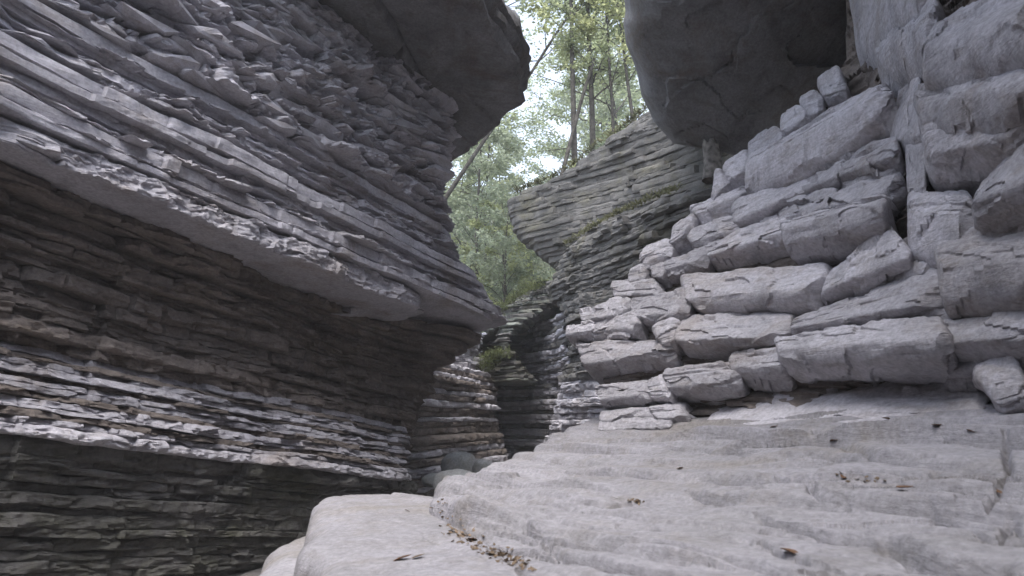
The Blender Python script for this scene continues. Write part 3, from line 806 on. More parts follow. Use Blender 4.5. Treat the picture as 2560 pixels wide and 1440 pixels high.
b([(2352, 880), (2640, 830), (2640, 900), (2360, 925)], lean=0.2, D=0.8, dY=0.15)
b([(2200, 640), (2345, 560), (2345, 668), (2240, 690)], lean=0.2, D=0.8, dY=0.2)
b([(2120, -40), (2260, -160), (2300, -60), (2140, 60)], lean=0.3, drop=60, D=1.0)
for i, (q, k) in enumerate(B):
    block('rock_block', q, 5000 + i * 11, **k)

# crumbly thin-bedded rock behind the blocks, brown, also darkened to add shade between them
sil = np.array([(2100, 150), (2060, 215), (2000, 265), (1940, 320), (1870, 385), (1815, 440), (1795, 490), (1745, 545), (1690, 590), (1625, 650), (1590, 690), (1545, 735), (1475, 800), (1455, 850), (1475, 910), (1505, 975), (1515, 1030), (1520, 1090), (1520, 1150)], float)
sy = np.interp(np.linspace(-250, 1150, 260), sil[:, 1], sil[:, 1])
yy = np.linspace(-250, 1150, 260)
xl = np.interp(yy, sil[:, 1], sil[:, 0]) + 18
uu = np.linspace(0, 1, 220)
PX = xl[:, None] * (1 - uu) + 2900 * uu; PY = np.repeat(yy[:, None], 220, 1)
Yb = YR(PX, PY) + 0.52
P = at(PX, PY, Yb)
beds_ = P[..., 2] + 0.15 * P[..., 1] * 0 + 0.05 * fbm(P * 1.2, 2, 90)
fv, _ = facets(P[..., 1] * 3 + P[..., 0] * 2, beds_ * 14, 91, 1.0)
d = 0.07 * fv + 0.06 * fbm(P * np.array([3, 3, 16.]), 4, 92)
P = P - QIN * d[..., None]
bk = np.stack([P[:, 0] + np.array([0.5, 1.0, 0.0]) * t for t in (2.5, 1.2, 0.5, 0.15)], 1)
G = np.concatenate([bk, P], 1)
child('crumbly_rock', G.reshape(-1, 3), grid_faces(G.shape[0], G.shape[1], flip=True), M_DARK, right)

# unseen gorge wall behind the viewpoint, added and leaned in to cut sky light
rear = thing('rock_cliff', 'unseen layered gorge wall added beyond the right-hand blocks to hold back light', 'cliff', (4.2, -2.0, 0.0))
cliff_layers(rear, lambda z: np.array([[4.3, 5.2, z], [3.55, 4.2, z], [3.2, 3.2, z], [3.1 - 0.05 * z, 1.5, z], [2.9 - 0.1 * z, -2, z], [2.4 - 0.12 * z, -6, z], [0.8 - 0.1 * z, -9.5 + 1.1 * max(z - 3, 0), z], [-2.5, -11 + 1.2 * max(z - 3, 0), z], [-8, -11.5 + 1.1 * max(z - 3, 0), z], [-12, -9.5 + 0.8 * max(z - 3, 0), z], [-14, -5, z]]), zlist(-0.3, 9.0, 0.4, 0.5, 51), lambda z: 0.0, [M_PALE, M_GREY], 5900, n=130, D=2.0, jit=0.12, joint=1.5, jo=0.1, fac=0.08, fs=2, rnd=0.2, rough=0.04, fr=6, ur=3, tr=3)

# ------------------------------------------------------------------ ground: gorge floor, forest hillside
def sheet(name, X, Y, Z, mat, **props):
    P = np.stack([X, Y, Z], -1)
    return link(name, mesh_from(P.reshape(-1, 3), grid_faces(P.shape[0], P.shape[1], flip=False), name, mat), **props)
xs = np.r_[np.linspace(-120, -8, 12), np.linspace(-7, 7, 150), np.linspace(8, 120, 12)]
ys = np.r_[np.linspace(-60, 1, 12), np.linspace(1.5, 26, 200), np.linspace(28, 200, 16)]
X, Y = np.meshgrid(xs, ys, indexing='ij')
Z = 0.10 * fbm(np.stack([X * 0.8, Y * 0.8, X * 0], -1), 4, 60) + 0.035 * fbm(np.stack([X * 4, Y * 4, X * 0], -1), 3, 61) + 0.03 * np.clip(Y - 9, 0, 12)
sheet('ground', X, Y, Z, M_FLOOR, kind='structure')

xs = np.linspace(-60, 70, 90); ys = np.linspace(0, 1, 70)
X, V = np.meshgrid(xs, ys, indexing='ij')
Y = 23.5 + V * 90
Z = 3.0 + (Y - 23.5) * 0.42 + 0.8 * fbm(np.stack([X * 0.15, Y * 0.15, X * 0], -1), 4, 70)
Z = Z + np.clip(X - 1.0, 0, 12) * 0.45
Z[:, 0] = -1.0
sheet('hillside', X, Y, Z, M_SOIL, kind='structure')

# ------------------------------------------------------------------ foreground ledges
def inside_dist(x, y, poly):
    d = polyline_dist(x, y, poly + [poly[0]])
    ins = np.zeros(np.shape(x), bool)
    n = len(poly)
    for i in range(n):
        (ax, ay), (bx, by) = poly[i], poly[(i + 1) % n]
        c = ((ay > y) != (by > y)) & (x < (bx - ax) * (y - ay) / ((by - ay) + 1e-12) + ax)
        ins ^= c
    return np.where(ins, d, -d)

def idw(ctrl, X, Y, pw=2.6):
    num = 0; den = 0
    for c in ctrl:
        wgt = 1.0 / ((X - c[0]) ** 2 + (Y - c[1]) ** 2 + 0.25) ** (pw / 2)
        num = num + wgt * c[2]; den = den + wgt
    return num / den

def fit_surface(ctrl, X, Y):
    C = np.array(ctrl); 
    def basis(x, y): return np.stack([np.ones_like(x), x, y, x * x, x * y, y * y], -1)
    A = basis(C[:, 0], C[:, 1]); co, *_ = np.linalg.lstsq(A, C[:, 2], rcond=None)
    res = C[:, 2] - A @ co
    z = basis(X, Y) @ co
    return z + idw(np.c_[C[:, :2], res], X, Y, 3.0)

def ledge(name, ctrl_px, poly_px, label, seed, step=0.06, terr=1.0, r=0.16, grid=(1.2, 10.5, 520, 560), pxr=(900, 3700), mat=None, side=0.9, amp=0.03, cracks=()):
    ctrl = [at(*c) for c in ctrl_px]
    poly = [tuple(at(*c)[:2]) for c in poly_px]
    y0, y1, ny, nx = grid
    Yv = y0 * (y1 / y0) ** np.linspace(0, 1, ny)
    px = np.linspace(pxr[0], pxr[1], nx)
    X = (px[None] - 1280) / FPX * Yv[:, None] * 0.98; Y = np.repeat(Yv[:, None], nx, 1)
    z = fit_surface(ctrl, X, Y)
    q = np.stack([X, Y, X * 0], -1)
    z = z + amp * 1.8 * fbm(q * 0.9, 3, seed) + amp * 0.6 * fbm(q * np.array([2.2, 4.0, 1]), 3, seed + 1)
    # laminae: shingled plates whose broken edges run away to the lower right
    al = X * 0.5 - Y * 0.87; ac = X * 0.87 + Y * 0.5
    lc = np.stack([al, ac, X * 0], -1)
    def saw(w, A, sd, wig, gdep):
        ph = ac / w + wig * fbm(lc * np.array([0.35, 0.8, 1]) / (w * 3.0), 3, sd) + 0.10 * fbm(lc * np.array([2.2, 3.0, 1.0]), 2, sd + 1)
        f = ph - np.floor(ph); kk = np.floor(ph).astype(np.int64)
        amp_ = A * (0.25 + 1.2 * _h(kk, kk * 0, kk * 0, sd))
        msk = np.clip(0.55 + 1.8 * fbm(lc * np.array([0.55, 1.4, 1]) * 0.9 + sd, 3, sd + 2), 0, 1)
        ris = np.clip(f / 0.11, 0, 1); ris = ris * ris * (3 - 2 * ris)
        return msk * amp_ * (ris - f) - gdep * msk * np.exp(-(np.minimum(f, 1 - f) / 0.03) ** 2) * np.clip(2.2 * fbm(lc * np.array([1.1, 3, 1]), 3, sd + 3) + 0.5, 0, 1)
    z = z + terr * (saw(0.45, 0.095, seed + 20, 1.0, 0.055) + saw(0.19, 0.036, seed + 30, 1.2, 0.022) + saw(0.08, 0.010, seed + 40, 1.0, 0.006))
    wq = 0.35 * fbm(q * 1.3, 4, seed + 15)
    pv1, pe1 = facets(al * 0.8 + wq, ac * 1.8 + wq, seed + 16, 1.0)
    z = z + terr * 0.014 * pv1 + 0.004 * fbm(q * 9, 4, seed + 4)
    for (pts, wd, dep, st) in cracks:       # cracks read off the photograph
        hp = []
        for (cx, cy) in pts:
            rr_ = ray(cx, cy); Yc = np.linspace(y0 + 0.1, y1 - 0.3, 600); PP = CAM + rr_ * (Yc / rr_[1])[:, None]
            ii = np.argmin(np.abs(Yv[None] - Yc[:, None]), axis=1); jj = np.clip(np.round((PP[:, 0] / (0.98 * Yc) * FPX + 1280 - pxr[0]) / (pxr[1] - pxr[0]) * (nx - 1)).astype(int), 0, nx - 1)
            hit = np.where(PP[:, 2] <= z[ii, jj])[0]
            kx = hit[0] if len(hit) else len(Yc) - 1
            hp.append((PP[kx, 0], PP[kx, 1]))
        wj = 0.03 * fbm(q * 6, 3, seed + 50)
        dcr = polyline_dist(X + wj, Y + wj, hp)
        tp = np.clip(1.3 - 0.0 * dcr, 0, 1)
        z = z - dep * np.exp(-(dcr / wd) ** 2) * tp
        # the near side of a crack lies a little lower
        ctr_ = np.mean(hp, axis=0); ex = np.hypot(*(np.array(hp[-1]) - np.array(hp[0]))) * 0.5
        z = z - st * np.exp(-(np.hypot(X - ctr_[0], Y - ctr_[1]) / (ex + 0.15)) ** 4) * ((Y - ctr_[1]) * (hp[-1][0] - hp[0][0]) - (X - ctr_[0]) * (hp[-1][1] - hp[0][1]) < 0) * np.exp(-(dcr / 0.25))
    wv = 0.10 * fbm(q * 2.0, 4, seed + 5)
    dd = inside_dist(X + wv, Y + wv * 0.5, poly)
    e = np.clip(1 - dd / r, 0, 1)
    z = z - r * 0.8 * (1 - np.sqrt(np.clip(1 - e * e, 0, 1))) - side * 5.0 * np.clip(-dd, 0, 0.22)
    P = np.stack([X, Y, z], -1)
    keep = (dd > -0.26)
    F = grid_faces(ny, nx, flip=True)
    kf = keep.ravel()[F].all(axis=1)
    F = F[kf]
    used = np.unique(F); remap = np.full(ny * nx, -1); remap[used] = np.arange(len(used))
    c0 = P.reshape(-1, 3)[used].mean(axis=0)
    loc = (float(c0[0]), float(c0[1]), 0.0)
    me = mesh_from(P.reshape(-1, 3)[used] - np.array(loc), remap[F], name, mat or M_LEDGE, True, 40)
    o = link(name, me, None, loc, label=label, category='rock ledge')
    def zat(x, y):
        i = int(np.argmin(np.abs(Yv - y))); j = int(np.argmin(np.abs(X[i] - x)))
        return float(z[i, j])
    return o, zat

main_ctrl = [(1100, 1218, 5.7), (1250, 1168, 6.6), (1350, 1132, 7.5), (1440, 1085, 8.4), (1510, 1060, 8.8), (1800, 1046, 6.9), (2100, 1042, 5.7), (2450, 1036, 4.5), (2560, 1050, 4.0),
             (1400, 1440, 2.6), (1800, 1440, 2.4), (2200, 1440, 2.2), (2560, 1440, 2.0), (2560, 1250, 2.9), (1700, 1250, 4.0), (2100, 1200, 3.6), (1300, 1300, 4.2), (1150, 1290, 4.6)]
main_poly = [(1095, 1222, 5.9), (1180, 1178, 6.8), (1260, 1150, 7.4), (1345, 1135, 8.0), (1375, 1105, 8.6), (1440, 1078, 9.2), (1510, 1052, 9.8), (1700, 1040, 9.9), (2700, 1000, 5.5), (3300, 1040, 3.6), (4600, 1500, 1.25), (1500, 1700, 1.25), (1440, 1480, 2.35), (1370, 1430, 2.75), (1290, 1380, 3.2), (1200, 1330, 3.8), (1110, 1285, 4.6), (1085, 1250, 5.2)]
ledge_main, z_main = ledge('rock_ledge', main_ctrl, main_poly, 'broad pale laminated ledge sloping across the foreground at right', 7000, cracks=[
    ([(2211, 1342), (2282, 1364), (2313, 1387), (2424, 1404), (2491, 1418)], 0.030, 0.10, 0.05), ([(1722, 1222), (1749, 1231), (1789, 1236), (1842, 1251)], 0.016, 0.06, 0.02),
    ([(1684, 1380), (1740, 1382), (1784, 1402)], 0.016, 0.05, 0.02), ([(1900, 1349), (1944, 1376), (1989, 1387), (2055, 1413), (2135, 1438)], 0.012, 0.05, 0.02),
    ([(1895, 1278), (1927, 1302), (1993, 1318), (2051, 1322), (2127, 1331)], 0.014, 0.05, 0.025), ([(2135, 1169), (2184, 1182), (2238, 1184)], 0.018, 0.05, 0.02), ([(2247, 1182), (2322, 1196), (2335, 1184)], 0.018, 0.05, 0.02),
    ([(2024, 1084), (2073, 1098), (2122, 1107), (2175, 1127)], 0.035, 0.06, 0.03), ([(1673, 1118), (1749, 1122), (1811, 1131), (1878, 1129)], 0.022, 0.05, 0.02), ([(1944, 1195), (2055, 1227), (2122, 1244)], 0.014, 0.05, 0.02),
    ([(2322, 1284), (2411, 1307), (2500, 1340), (2531, 1315), (2560, 1329)], 0.014, 0.06, 0.02), ([(2513, 1089), (2522, 1187), (2473, 1271)], 0.014, 0.06, 0.0), ([(1544, 1315), (1638, 1320)], 0.012, 0.04, 0.015),
    ([(1316, 1293), (1369, 1346), (1404, 1381)], 0.016, 0.06, 0.03), ([(1180, 1322), (1253, 1318)], 0.012, 0.04, 0.02), ([(1400, 1180), (1500, 1176), (1560, 1190)], 0.02, 0.04, 0.02), ([(1450, 1250), (1520, 1262), (1580, 1252)], 0.014, 0.05, 0.02)])
fb_ctrl = [(800, 1252, 6.0), (1080, 1252, 6.0), (1060, 1440, 3.1), (800, 1440, 3.2), (760, 1330, 4.4), (1300, 1440, 3.1)]
fb_poly = [(800, 1246, 6.4), (950, 1243, 6.5), (1120, 1240, 6.5), (1500, 1280, 5.5), (1700, 1500, 2.3), (1100, 1800, 1.5), (765, 1500, 2.7), (758, 1400, 3.5), (770, 1330, 4.4), (785, 1285, 5.3)]
ledge_fore, z_fore = ledge('rock_slab', fb_ctrl, fb_poly, 'smooth white slab at the bottom centre, lower than the ledge beside it', 7100, step=0.06, terr=0.15, r=0.14, grid=(1.4, 7.2, 260, 240), pxr=(640, 1800), amp=0.018)
lo_ctrl = [(620, 1436, 4.2), (760, 1345, 5.6), (700, 1400, 4.6), (800, 1400, 4.6), (700, 1480, 3.8)]
lo_poly = [(612, 1440, 4.3), (680, 1385, 5.2), (765, 1338, 6.0), (900, 1330, 6.0), (900, 1600, 2.6), (640, 1600, 2.7)]
ledge_low, z_low = ledge('rock_slab', lo_ctrl, lo_poly, 'low rounded rock shelf at the bottom edge, below the smooth white slab', 7200, step=0.06, terr=0.1, r=0.2, grid=(1.8, 7.0, 160, 140), pxr=(480, 1000), amp=0.02)

# ------------------------------------------------------------------ boulders
def boulder(label, px, py, Y, rx, ry, rz, seed, mat=M_BOULD, name='boulder'):
    c = at(px, py, Y)
    nu, nv = 48, 32
    u = np.linspace(0, 2 * math.pi, nu, endpoint=False); v = np.linspace(0.01, math.pi - 0.01, nv)
    U, V = np.meshgrid(u, v, indexing='ij')
    d = np.stack([np.cos(U) * np.sin(V), np.sin(U) * np.sin(V), np.cos(V)], -1)
    d = np.sign(d) * np.abs(d) ** 0.82
    P = d * np.array([rx, ry, rz])
    P = P * (1 + 0.16 * fbm(d * 1.2 + seed, 3, seed) + 0.015 * fbm(d * 7, 3, seed + 1))[..., None]
    rs_ = np.random.RandomState(seed + 60)
    for k in range(4):
        nn = rs_.randn(3); nn[2] *= 0.6; nn /= np.linalg.norm(nn); dt = P @ nn; P = P - nn * np.maximum(dt - np.quantile(dt, rs_.uniform(0.93, 0.98)), 0)[..., None] * 0.85
    me = mesh_from(P.reshape(-1, 3), grid_wrap(nu, nv), name, mat)
    link(name, me, None, tuple(c), label=label, category='boulder', group='boulders on the gorge floor')
boulder('large round grey boulder in the gorge, left of the smaller one', 1148, 1168, 13.2, 0.36, 0.36, 0.27, 1)
boulder('smaller round boulder between the large grey boulder and the pale ledge', 1206, 1172, 13.0, 0.19, 0.22, 0.18, 2)
boulder('greenish boulder half hidden behind the pale ledge, in front of others', 1140, 1212, 11.8, 0.40, 0.36, 0.24, 3)
boulder('small flat stone at the foot of the round boulders, leftmost', 1085, 1200, 12.6, 0.22, 0.2, 0.12, 4)
boulder('fist-sized pale stone wedged between the two round boulders', 1182, 1192, 12.4, 0.10, 0.1, 0.07, 6)

# ------------------------------------------------------------------ trees
def tube(pts, radii, k=7):
    pts = np.asarray(pts, float); n = len(pts)
    d = np.gradient(pts, axis=0); d /= np.maximum(np.linalg.norm(d, axis=1, keepdims=True), 1e-9)
    ref = np.where(np.abs(d[:, 2:3]) > 0.9, np.array([[1.0, 0, 0]]), np.array([[0, 0, 1.0]]))
    a = np.cross(d, ref); a /= np.linalg.norm(a, axis=1, keepdims=True); c = np.cross(d, a)
    ang = np.linspace(0, 2 * math.pi, k, endpoint=False)
    V = pts[:, None] + np.asarray(radii)[:, None, None] * (a[:, None] * np.cos(ang)[None, :, None] + c[:, None] * np.sin(ang)[None, :, None])
    return V.reshape(-1, 3), grid_faces(n, k, wrap_v=True)

class Acc:
    def __init__(s): s.v = []; s.f = []; s.n = 0
    def add(s, v, f): s.v.append(v); s.f.append(f + s.n); s.n += len(v)
    def get(s): return np.concatenate(s.v), np.concatenate(s.f)

def leaves_at(cent, size, rs, flat=0.6):
    n = len(cent)
    a = rs.uniform(0, 2 * math.pi, n)
    nr = rs.randn(n, 3) * flat; nr[:, 2] += 1.0; nr /= np.linalg.norm(nr, axis=1, keepdims=True)
    t = np.stack([np.cos(a), np.sin(a), 0 * a], -1); t -= nr * np.sum(t * nr, 1, keepdims=True); t /= np.linalg.norm(t, axis=1, keepdims=True)
    bt = np.cross(nr, t)
    sz = size * rs.uniform(0.6, 1.3, n)[:, None]
    V = np.stack([cent - t * sz, cent + bt * sz * 0.55 - nr * sz * 0.12, cent + t * sz, cent - bt * sz * 0.55 - nr * sz * 0.12], 1).reshape(-1, 3)
    F = np.arange(4 * n).reshape(-1, 4)
    return V, F

def grow(seed, H, r0, lean=(0, 0), curve_=0.15, first=0.3, nbr=16, blen=0.32, leaf=0.075, nleaf=5200, conifer=False):
    """returns (trunk verts, faces), (leaf verts, faces) with the base at the origin"""
    rs = np.random.RandomState(seed)
    acc = Acc(); tips = []
    n = 16; t = np.linspace(0, 1, n)
    wob = np.stack([n1(t * 2.5 + seed, seed, 2), n1(t * 2.5 + seed + 40, seed + 1, 2), 0 * t], -1) * curve_ * H * 0.3
    wob -= wob[0]
    main = np.stack([lean[0] * H * t, lean[1] * H * t, H * t], -1) + wob * t[:, None]
    acc.add(*tube(main, r0 * (1 - 0.85 * t) + 0.008))
    for i in range(nbr):
        f = first + (0.97 - first) * (i + rs.rand()) / nbr
        p0 = np.array([np.interp(f, t, main[:, k]) for k in range(3)])
        az = i * 2.4 + rs.uniform(-0.5, 0.5)
        L = H * blen * (1.15 - f * 0.75) * rs.uniform(0.7, 1.25)
        el = rs.uniform(0.3, 1.0) if not conifer else rs.uniform(-0.15, 0.15)
        dirv = np.array([math.cos(az) * math.cos(el), math.sin(az) * math.cos(el), math.sin(el)])
        q = np.linspace(0, 1, 8)[:, None]
        br = p0 + dirv * L * q + np.array([0, 0, -0.12 * L]) * q ** 2 + rs.randn(8, 3) * 0.03 * L * q
        rb = r0 * (1 - 0.8 * f) * 0.42
        acc.add(*tube(br, rb * (1 - 0.85 * q[:, 0]) + 0.004, 5))
        for j in range(5):
            g = rs.uniform(0.35, 1.0)
            p1 = np.array([np.interp(g, q[:, 0], br[:, k]) for k in range(3)])
            a2 = az + rs.uniform(-1.2, 1.2); l2 = L * rs.uniform(0.2, 0.45)
            d2 = np.array([math.cos(a2), math.sin(a2), rs.uniform(-0.4, 0.7)])
            tw = p1 + d2 * l2 * np.linspace(0, 1, 4)[:, None]
            acc.add(*tube(tw, np.array([0.3, 0.22, 0.14, 0.05]) * rb + 0.002, 4))
            tips.append((p1, p1 + d2 * l2))
        tips.append((br[3], br[-1]))
    k = rs.randint(len(tips), size=nleaf)
    A = np.array([a for a, _ in tips])[k]; Bp = np.array([b_ for _, b_ in tips])[k]
    u = rs.rand(nleaf, 1) ** 0.7
    ctr = A + (Bp - A) * u * 1.1 + rs.randn(nleaf, 3) * np.array([0.18, 0.18, 0.15]) * (H * 0.035 + 0.12) * 1.6
    return acc.get(), leaves_at(ctr, leaf, rs, 1.1)

def tree(label, base, seed=None, group='trees above the gorge', src=None, rot=0.0, scale=1.0, name='tree', leafmat=0, **kw):
    root = thing(name, label, 'tree', base, group)
    if src is None:
        (tv, tf), (lv, lf) = grow(seed, **kw)
        tm = mesh_from(tv, tf, 'trunk', M_BARK); cm = mesh_from(lv, lf, 'crown', M_LEAF[leafmat], smooth=False)
    else:
        tm, cm = src
    link('trunk', tm, root); link('crown', cm, root)
    root.rotation_euler = (0, 0, rot); root.scale = (scale,) * 3
    return tm, cm

def rim(px, py, Y): return at(px, py, Y)
tree('straight slender tree at the left of the trunks on the middle cliff rim', rim(1436, 400, 19.2), 201, H=11, r0=0.085, curve_=0.03, first=0.42, nbr=15, blen=0.2, nleaf=3600, leaf=0.07, leafmat=0)
tree('thin crooked sapling leaning right from the middle cliff rim', rim(1402, 448, 18.9), 202, H=9, r0=0.06, lean=(0.26, 0.1), curve_=0.25, first=0.5, nbr=12, blen=0.22, nleaf=2600, leaf=0.07, leafmat=1)
s3 = tree('ivy-clad trunk right of the straight slender tree on the rim', rim(1482, 362, 19.5), 203, H=9.5, r0=0.085, curve_=0.06, first=0.12, nbr=24, blen=0.17, nleaf=5200, leaf=0.065, leafmat=0)
s4 = tree('slim leafy tree nearest the overhanging rock on the rim', rim(1585, 318, 18.8), 204, H=8, r0=0.05, lean=(-0.08, 0.1), curve_=0.15, first=0.15, nbr=22, blen=0.24, nleaf=5000, leaf=0.065, leafmat=1)
tree('small multi-branched tree between the ivy-clad trunk and the overhanging rock', rim(1535, 345, 19.2), None, src=s4, rot=2.0, scale=0.9)
tree('leaning bare-limbed tree crossing the gap behind the left cliff', at(1110, 500, 19.5), 205, H=9, r0=0.065, lean=(0.62, 0.0), curve_=0.12, first=0.45, nbr=14, blen=0.24, nleaf=2600, leaf=0.07, leafmat=1)
s6 = tree('tall spreading tree whose boughs hang over the left cliff roof', np.array([-4.6, 19.5, 6.5]), 206, H=13, r0=0.15, lean=(0.22, -0.05), curve_=0.1, first=0.3, nbr=26, blen=0.42, nleaf=11000, leaf=0.075, leafmat=0)
# forest behind
s7 = tree('broad pale green tree at the centre of the gap, on the hillside', np.array([-1.2, 30, 5.0]), 207, H=10, r0=0.10, first=0.15, nbr=26, blen=0.34, nleaf=8000, leaf=0.085, leafmat=2)
s8 = tree('feathery tree low in the gap between the two cliffs', np.array([-0.2, 25, 3.4]), 208, H=6.5, r0=0.06, first=0.1, nbr=22, blen=0.34, nleaf=6000, leaf=0.07, leafmat=1)
srcs = [s7, s6, s8, s4]
rt = np.random.RandomState(9)
k = 0
FL = 'one of the many leafy trees of the wood on the hillside behind the gorge'
for (px, Y, H) in [(1190, 26, 1.0), (1150, 30, 1.2), (1240, 34, 1.0), (1330, 27, 0.8), (1420, 38, 1.2), (1480, 30, 1.0), (1540, 36, 1.25), (1600, 30, 1.1), (1250, 48, 1.6), (1500, 48, 1.5), (1200, 44, 1.5), (1320, 23.6, 0.55), (1262, 24.0, 0.6)]:
    X = (px - 1280) / FPX * Y
    z = 3.0 + (Y - 23.5) * 0.42 + max(0, min(X - 1, 12)) * 0.45 - 0.3
    tree(FL, np.array([X, Y, z]), None, group='wood on the hillside', src=srcs[k % 3], rot=rt.uniform(0, 6.28), scale=H * rt.uniform(0.85, 1.1))
    k += 1

# dead broken stump under the overhang
st = at(1780, 452, 11.3)
acc = Acc()
zq = np.linspace(0, 1, 14)
v, f = tube(np.stack([0.03 * np.sin(zq * 3), 0 * zq, zq * 0.68], -1), 0.17 - 0.035 * zq, 22)
v = v.reshape(14, 22, 3)
ang = np.linspace(0, 2 * math.pi, 22, endpoint=False)
v[:, :, :2] *= (1 + 0.12 * n1(ang * 4, 3, 2) + 0.05 * (np.arange(22) % 2))[None, :, None]
v[-1, :, 2] += 0.14 * n1(ang * 3, 8, 2); v[-2, :, 2] += 0.06 * n1(ang * 3, 8, 2)
me = mesh_from(v.reshape(-1, 3), f, 'tree_stump', M_STUMP)
link('tree_stump', me, None, tuple(st), label='grey broken tree stump wedged under the overhanging rock', category='stump')

# ------------------------------------------------------------------ moss, grass, fallen leaves
def tufts(name, label, lines, n, size, mat, seed, up=0.6, **kw):
    rs = np.random.RandomState(seed); C = []
    for (pts, wd) in lines:
        P = np.array([at(*p) for p in pts]); Q, _ = resample(P, 200)
        idx = rs.randint(200, size=n)
        C.append(Q[idx] + rs.randn(n, 3) * np.array([wd, wd, wd * 0.45]))
    C = np.concatenate(C)
    m = len(C)
    d = rs.randn(m, 3) * 0.7; d[:, 2] = np.abs(d[:, 2]) * up + 0.3; d /= np.linalg.norm(d, axis=1, keepdims=True)
    sd = np.cross(d, rs.randn(m, 3)); sd /= np.linalg.norm(sd, axis=1, keepdims=True)
    L = size * rs.uniform(0.5, 1.4, m)[:, None]
    V = np.stack([C - sd * L * 0.16, C + sd * L * 0.16, C + d * L * 0.6 + sd * L * 0.12, C + d * L], 1).reshape(-1, 3)
    F = np.arange(4 * m).reshape(-1, 4)
    link(name, mesh_from(V, F, name, mat, False), None, (0, 0, 0), label=label, category='moss' if 'moss' in name else 'grass', kind='stuff')
tufts('moss', 'green moss and small plants on the flaky rock nose at centre', [([(1238, 782, 18.9), (1300, 735, 18.9), (1350, 712, 19.0)], 0.10), ([(1200, 925, 18.8), (1235, 885, 18.6), (1262, 882, 18.5)], 0.16)], 1300, 0.07, M_MOSS, 1)
tufts('grass', 'dry grass and moss along the sloping ledge of the middle cliff', [([(1412, 612, 16.9), (1470, 572, 16.4), (1540, 532, 15.4), (1620, 498, 14.3), (1700, 468, 13.4)], 0.05)], 900, 0.10, M_GRASS, 2)
tufts('rim_grass', 'grass and roots fringing the rim of the middle cliff', [([(1290, 478, 19.9), (1385, 440, 19.2), (1450, 398, 18.6), (1500, 352, 18.2), (1560, 315, 17.8), (1620, 262, 17.2)], 0.06)], 700, 0.13, M_GRASS, 3)

def fallen_leaf(label, px, py, zf, seed, size=0.05, mat=None):
    rs = np.random.RandomState(seed)
    # drop on the ledge along the ray
    r = ray(px, py); best = None
    for Y in np.linspace(1.9, 9, 700):
        P = CAM + r * (Y / r[1])
        if P[2] <= zf(P[0], P[1]) + 0.004: best = P; break
    if best is None: return
    n, m = 9, 5
    t = np.linspace(-1, 1, n); q = np.linspace(-1, 1, m)
    T_, Q_ = np.meshgrid(t, q, indexing='ij')
    wd = 0.5 * np.clip(1 - T_ ** 2, 0, 1) ** 0.7 + 0.02
    V = np.stack([T_, Q_ * wd, 0.25 * (Q_ * wd) ** 2 * 2 + 0.18 * T_ ** 2 * rs.uniform(-0.3, 0.6) + 0.05 * rs.rand(n, m)], -1) * size
    top = V.reshape(-1, 3); bot = top - np.array([0, 0, 0.0012])
    F = grid_faces(n, m)
    vv_ = np.r_[top, bot]; ff = np.r_[F, F[:, ::-1] + n * m]
    me = mesh_from(vv_, ff, 'fallen_leaf', mat or M_DLEAF)
    o = link('fallen_leaf', me, None, tuple(best + np.array([0, 0, 0.005])), label=label, category='leaf', group='fallen leaves on the ledge')
    o.rotation_euler = (rs.uniform(-0.3, 0.3), rs.uniform(-0.3, 0.3), rs.uniform(0, 6.28))
LV = [(2215, 1048, 'brown fallen leaf at the foot of the long pale face, left of the curled one'), (2345, 1066, 'orange-brown curled leaf near the right end of the ledge'), (2428, 1080, 'dark twig-like leaf just right of the curled orange leaf'),
      (1935, 1068, 'small brown leaf at the back of the ledge, left of the others there'), (2085, 1104, 'brown leaf lying at a dark hollow in the ledge'), (1592, 1254, 'reddish leaf in a crack, nearest the rounded edge of the ledge'),
      (2110, 1192, 'dry leaf in the middle crack of the ledge'), (2262, 1222, 'dark leaf at the right end of the middle crack'), (2492, 1232, 'large dark leaf near the right edge of the picture'), (1700, 1172, 'dark thin leaf on the upper middle of the ledge'), (1975, 1382, 'pale brown leaf low on the ledge near the bottom edge')]
for i, (x, y, l) in enumerate(LV): fallen_leaf(l, x, y, z_main, 800 + i, size=[0.034, 0.042, 0.026][i % 3])
LF = [(1005, 1398, 'brown leaf on the white slab, left of a pair'), (1045, 1394, 'dark narrow leaf on the white slab, right of a pair'), (1018, 1278, 'tiny leaf near the back of the white slab'), (1130, 1328, 'leaf heap front piece where slab meets ledge'), (1180, 1350, 'dry leaf lodged between white slab and ledge, middle of the row'), (1225, 1385, 'pale dry leaf between slab and ledge, next to the lowest'), (1285, 1405, 'brown leaf lowest in the gap between slab and ledge')]
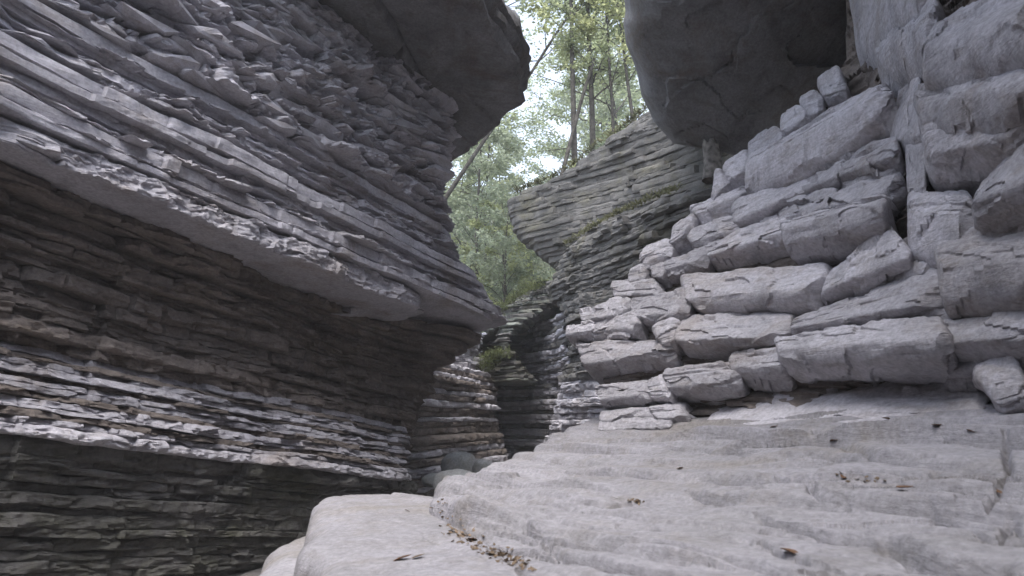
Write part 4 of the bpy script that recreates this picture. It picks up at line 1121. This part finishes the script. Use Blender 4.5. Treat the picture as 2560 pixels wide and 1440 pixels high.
for i, (x, y, l) in enumerate(LF): fallen_leaf(l, x, y, z_fore, 900 + i, size=[0.045, 0.035, 0.02, 0.04][i % 4], mat=M_DLEAF2 if i % 2 else M_DLEAF)
hz = bpy.data.materials.new('air'); hz.use_nodes = True
for n_ in list(hz.node_tree.nodes):
    if n_.type == 'BSDF_PRINCIPLED': hz.node_tree.nodes.remove(n_)
pv = hz.node_tree.nodes.new('ShaderNodeVolumePrincipled')
pv.inputs['Color'].default_value = (0.92, 0.95, 1.0, 1); pv.inputs['Density'].default_value = 0.0018
hz.node_tree.links.new(pv.outputs[0], hz.node_tree.nodes['Material Output'].inputs['Volume'])
hv_ = np.array([[x, y, z] for x in (-130, 130) for y in (-70, 210) for z in (-3, 95)], float)
link('haze', mesh_from(hv_, np.array([[0, 1, 3, 2], [4, 6, 7, 5], [0, 4, 5, 1], [2, 3, 7, 6], [0, 2, 6, 4], [1, 5, 7, 3]]), 'haze', hz, False), None, kind='stuff', label='thin misty air filling the gorge and wood', category='haze')
sc.cycles.volume_bounces = 1
_rs = np.random.RandomState(5); C_ = []
for (x0, y0), (x1, y1), n_, wd in [((1100, 1262), (1130, 1330), 30, 8), ((1130, 1325), (1280, 1405), 150, 9), ((1280, 1400), (1330, 1425), 30, 7), ((2060, 1188), (2270, 1222), 12, 4), ((1560, 1250), (1610, 1256), 14, 4)]:
    for _ in range(n_):
        t_ = _rs.rand(); r_ = ray(x0 + (x1 - x0) * t_ + _rs.randn() * wd * 1.5, y0 + (y1 - y0) * t_ + _rs.randn() * wd)
        for Y_ in np.linspace(1.9, 8, 500):
            P_ = CAM + r_ * (Y_ / r_[1]); zz_ = max(z_main(P_[0], P_[1]), z_fore(P_[0], P_[1]))
            if P_[2] <= zz_ + 0.004: C_.append([P_[0], P_[1], zz_ + 0.006]); break
lv_, lf_ = leaves_at(np.array(C_), 0.016, _rs, 0.5)
link('leaf_litter', mesh_from(lv_, lf_, 'leaf_litter', M_DLEAF2, False), None, kind='stuff', label='dry leaf crumbs gathered in the crack between slab and ledge', category='litter')
print('TRIS', sum(len(m.polygons) for m in bpy.data.meshes) * 2)
